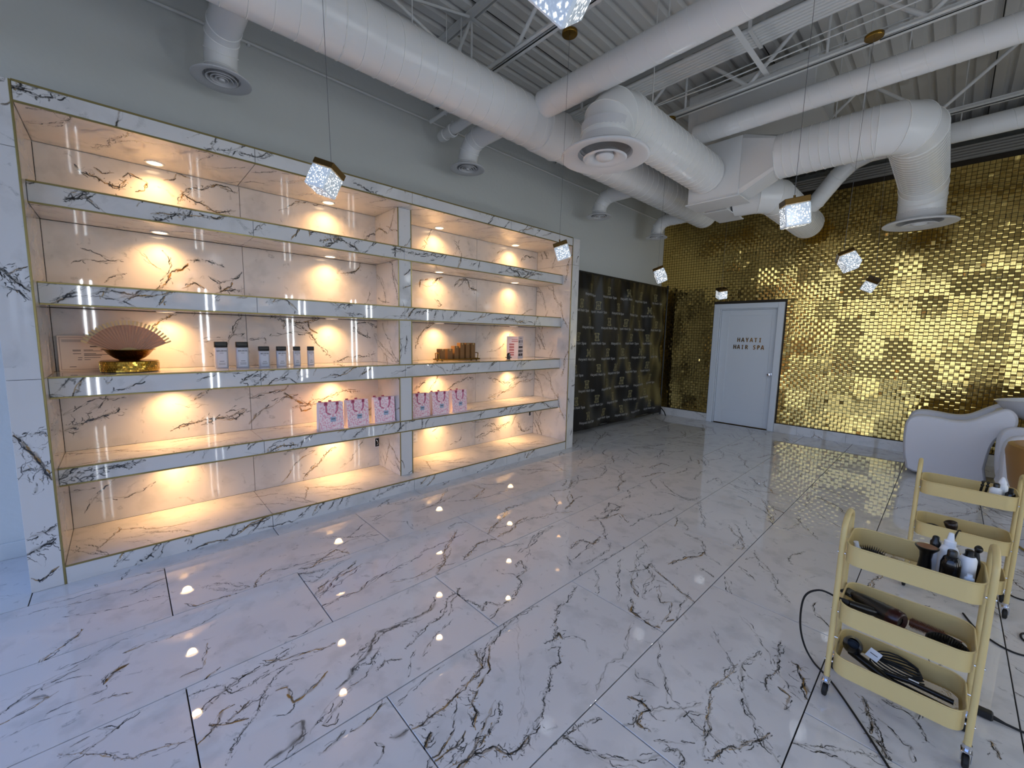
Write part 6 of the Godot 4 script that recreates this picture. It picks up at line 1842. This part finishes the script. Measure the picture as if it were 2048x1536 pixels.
func build_chairs() -> void:
	var vin := mat("white_vinyl", Color(0.80, 0.80, 0.83), 0.38)
	var cer := mat("ceramic", Color(0.84, 0.84, 0.86), 0.12)
	var t := thing("shampoo_chair", "white vinyl shampoo chair with curved side panels beside the gold wall", "salon chair", V(4.0, 0, 0.92), "white shampoo chairs")
	var prof := [Vector2(3.70, 0.03), Vector2(3.62, 0.14), Vector2(3.588, 0.32), Vector2(3.580, 0.52), Vector2(3.592, 0.62), Vector2(3.635, 0.68), Vector2(3.715, 0.702), Vector2(3.84, 0.694), Vector2(3.955, 0.680), Vector2(4.05, 0.690), Vector2(4.12, 0.722), Vector2(4.22, 0.800), Vector2(4.31, 0.855), Vector2(4.365, 0.845), Vector2(4.408, 0.785), Vector2(4.411, 0.675), Vector2(4.37, 0.60), Vector2(4.30, 0.545), Vector2(4.26, 0.42), Vector2(4.24, 0.20), Vector2(4.22, 0.03)]
	var pl := []
	for i in prof.size():
		var p0: Vector2 = prof[(i + prof.size() - 1) % prof.size()]
		var p1: Vector2 = prof[i]
		var p2: Vector2 = prof[(i + 1) % prof.size()]
		var p3: Vector2 = prof[(i + 2) % prof.size()]
		for k in 3: pl.append(p1.cubic_interpolate(p2, p0, p3, k / 3.0) - Vector2(4.0, 0))
	for z in [0.29, -0.30]:
		part(t, "side_panel", MB.new().prism(pl, 0.10, Transform3D(Basis.IDENTITY, V(0, 0, z)), 0.022), vin)
	part(t, "seat", MB.new().box(V(-0.08, 0.36, 0), V(0.56, 0.16, 0.48), 0.035), vin)
	part(t, "backrest", MB.new().box(V(0.24, 0.58, 0), V(0.12, 0.52, 0.48), 0.035, Basis(V(0, 0, 1), -0.45)), vin)
	part(t, "leg_rest", MB.new().box(V(-0.34, 0.30, 0.0), V(0.08, 0.36, 0.46), 0.03, Basis(V(0, 0, 1), -0.15)), vin)
	part(t, "base", MB.new().between(V(-0.28, 0.0, -0.24), V(0.22, 0.28, 0.24), 0.01), M.black_metal)
	for z in [0.29, -0.30]: part(t, "foot", MB.new().between(V(-0.26, 0, z - 0.03), V(0.18, 0.032, z + 0.03), 0.004), M.black_metal)
	part(t, "basin", MB.new().lathe([Vector2(0.0, -0.17), Vector2(0.12, -0.16), Vector2(0.22, -0.09), Vector2(0.29, 0.03), Vector2(0.31, 0.06), Vector2(0.295, 0.065), Vector2(0.27, 0.03), Vector2(0.20, -0.08), Vector2(0, -0.13)], 40, Transform3D(Basis(V(0, 0, 1), 0.10) * Basis.from_scale(V(1.15, 1, 0.85)), V(0.60, 0.90, 0.04)), 60), cer)
	part(t, "basin_stand", MB.new().cyl(V(0.60, 0.0, 0.04), V(0.60, 0.76, 0.04), 0.13, 24, 0.10), cer)
	copy(t, Transform3D(Basis.IDENTITY, V(4.70, 0, 1.68)), "second white vinyl shampoo chair, cut by the right edge of the view")
	var tan_ := mat("tan_leather", Color(0.56, 0.41, 0.22), 0.4)
	t = thing("styling_chair", "tan leather tub styling chair on a chrome disc base at the right edge", "salon chair", V(4.62, 0, 3.0))
	part(t, "shell", MB.new().lathe([Vector2(0.0, 0.22), Vector2(0.22, 0.20), Vector2(0.29, 0.28), Vector2(0.36, 0.50), Vector2(0.395, 0.72), Vector2(0.385, 0.775), Vector2(0.355, 0.785), Vector2(0.335, 0.74), Vector2(0.30, 0.52)], 48, Transform3D.IDENTITY, 60), tan_)
	part(t, "seat", MB.new().lathe([Vector2(0, 0.40), Vector2(0.29, 0.40), Vector2(0.31, 0.45), Vector2(0.29, 0.50), Vector2(0, 0.52)], 40, Transform3D.IDENTITY, 60), tan_)
	part(t, "column", MB.new().cyl(V(0, 0.02, 0), V(0, 0.24, 0), 0.04, 20), M.chrome)
	part(t, "disc_base", MB.new().lathe([Vector2(0, 0.0), Vector2(0.27, 0.0), Vector2(0.27, 0.008), Vector2(0.24, 0.018), Vector2(0.06, 0.03), Vector2(0, 0.03)], 44, Transform3D.IDENTITY, 30), M.chrome)

func _ready() -> void:
	setup_light()
	make_materials()
	prepare_marble()
	build_floor()
	build_walls()
	build_gold_wall()
	build_shelving()
	build_ceiling()
	build_ducts()
	build_pendants()
	build_mirrors()
	build_goods()
	build_backdrop()
	build_carts()
	build_chairs()
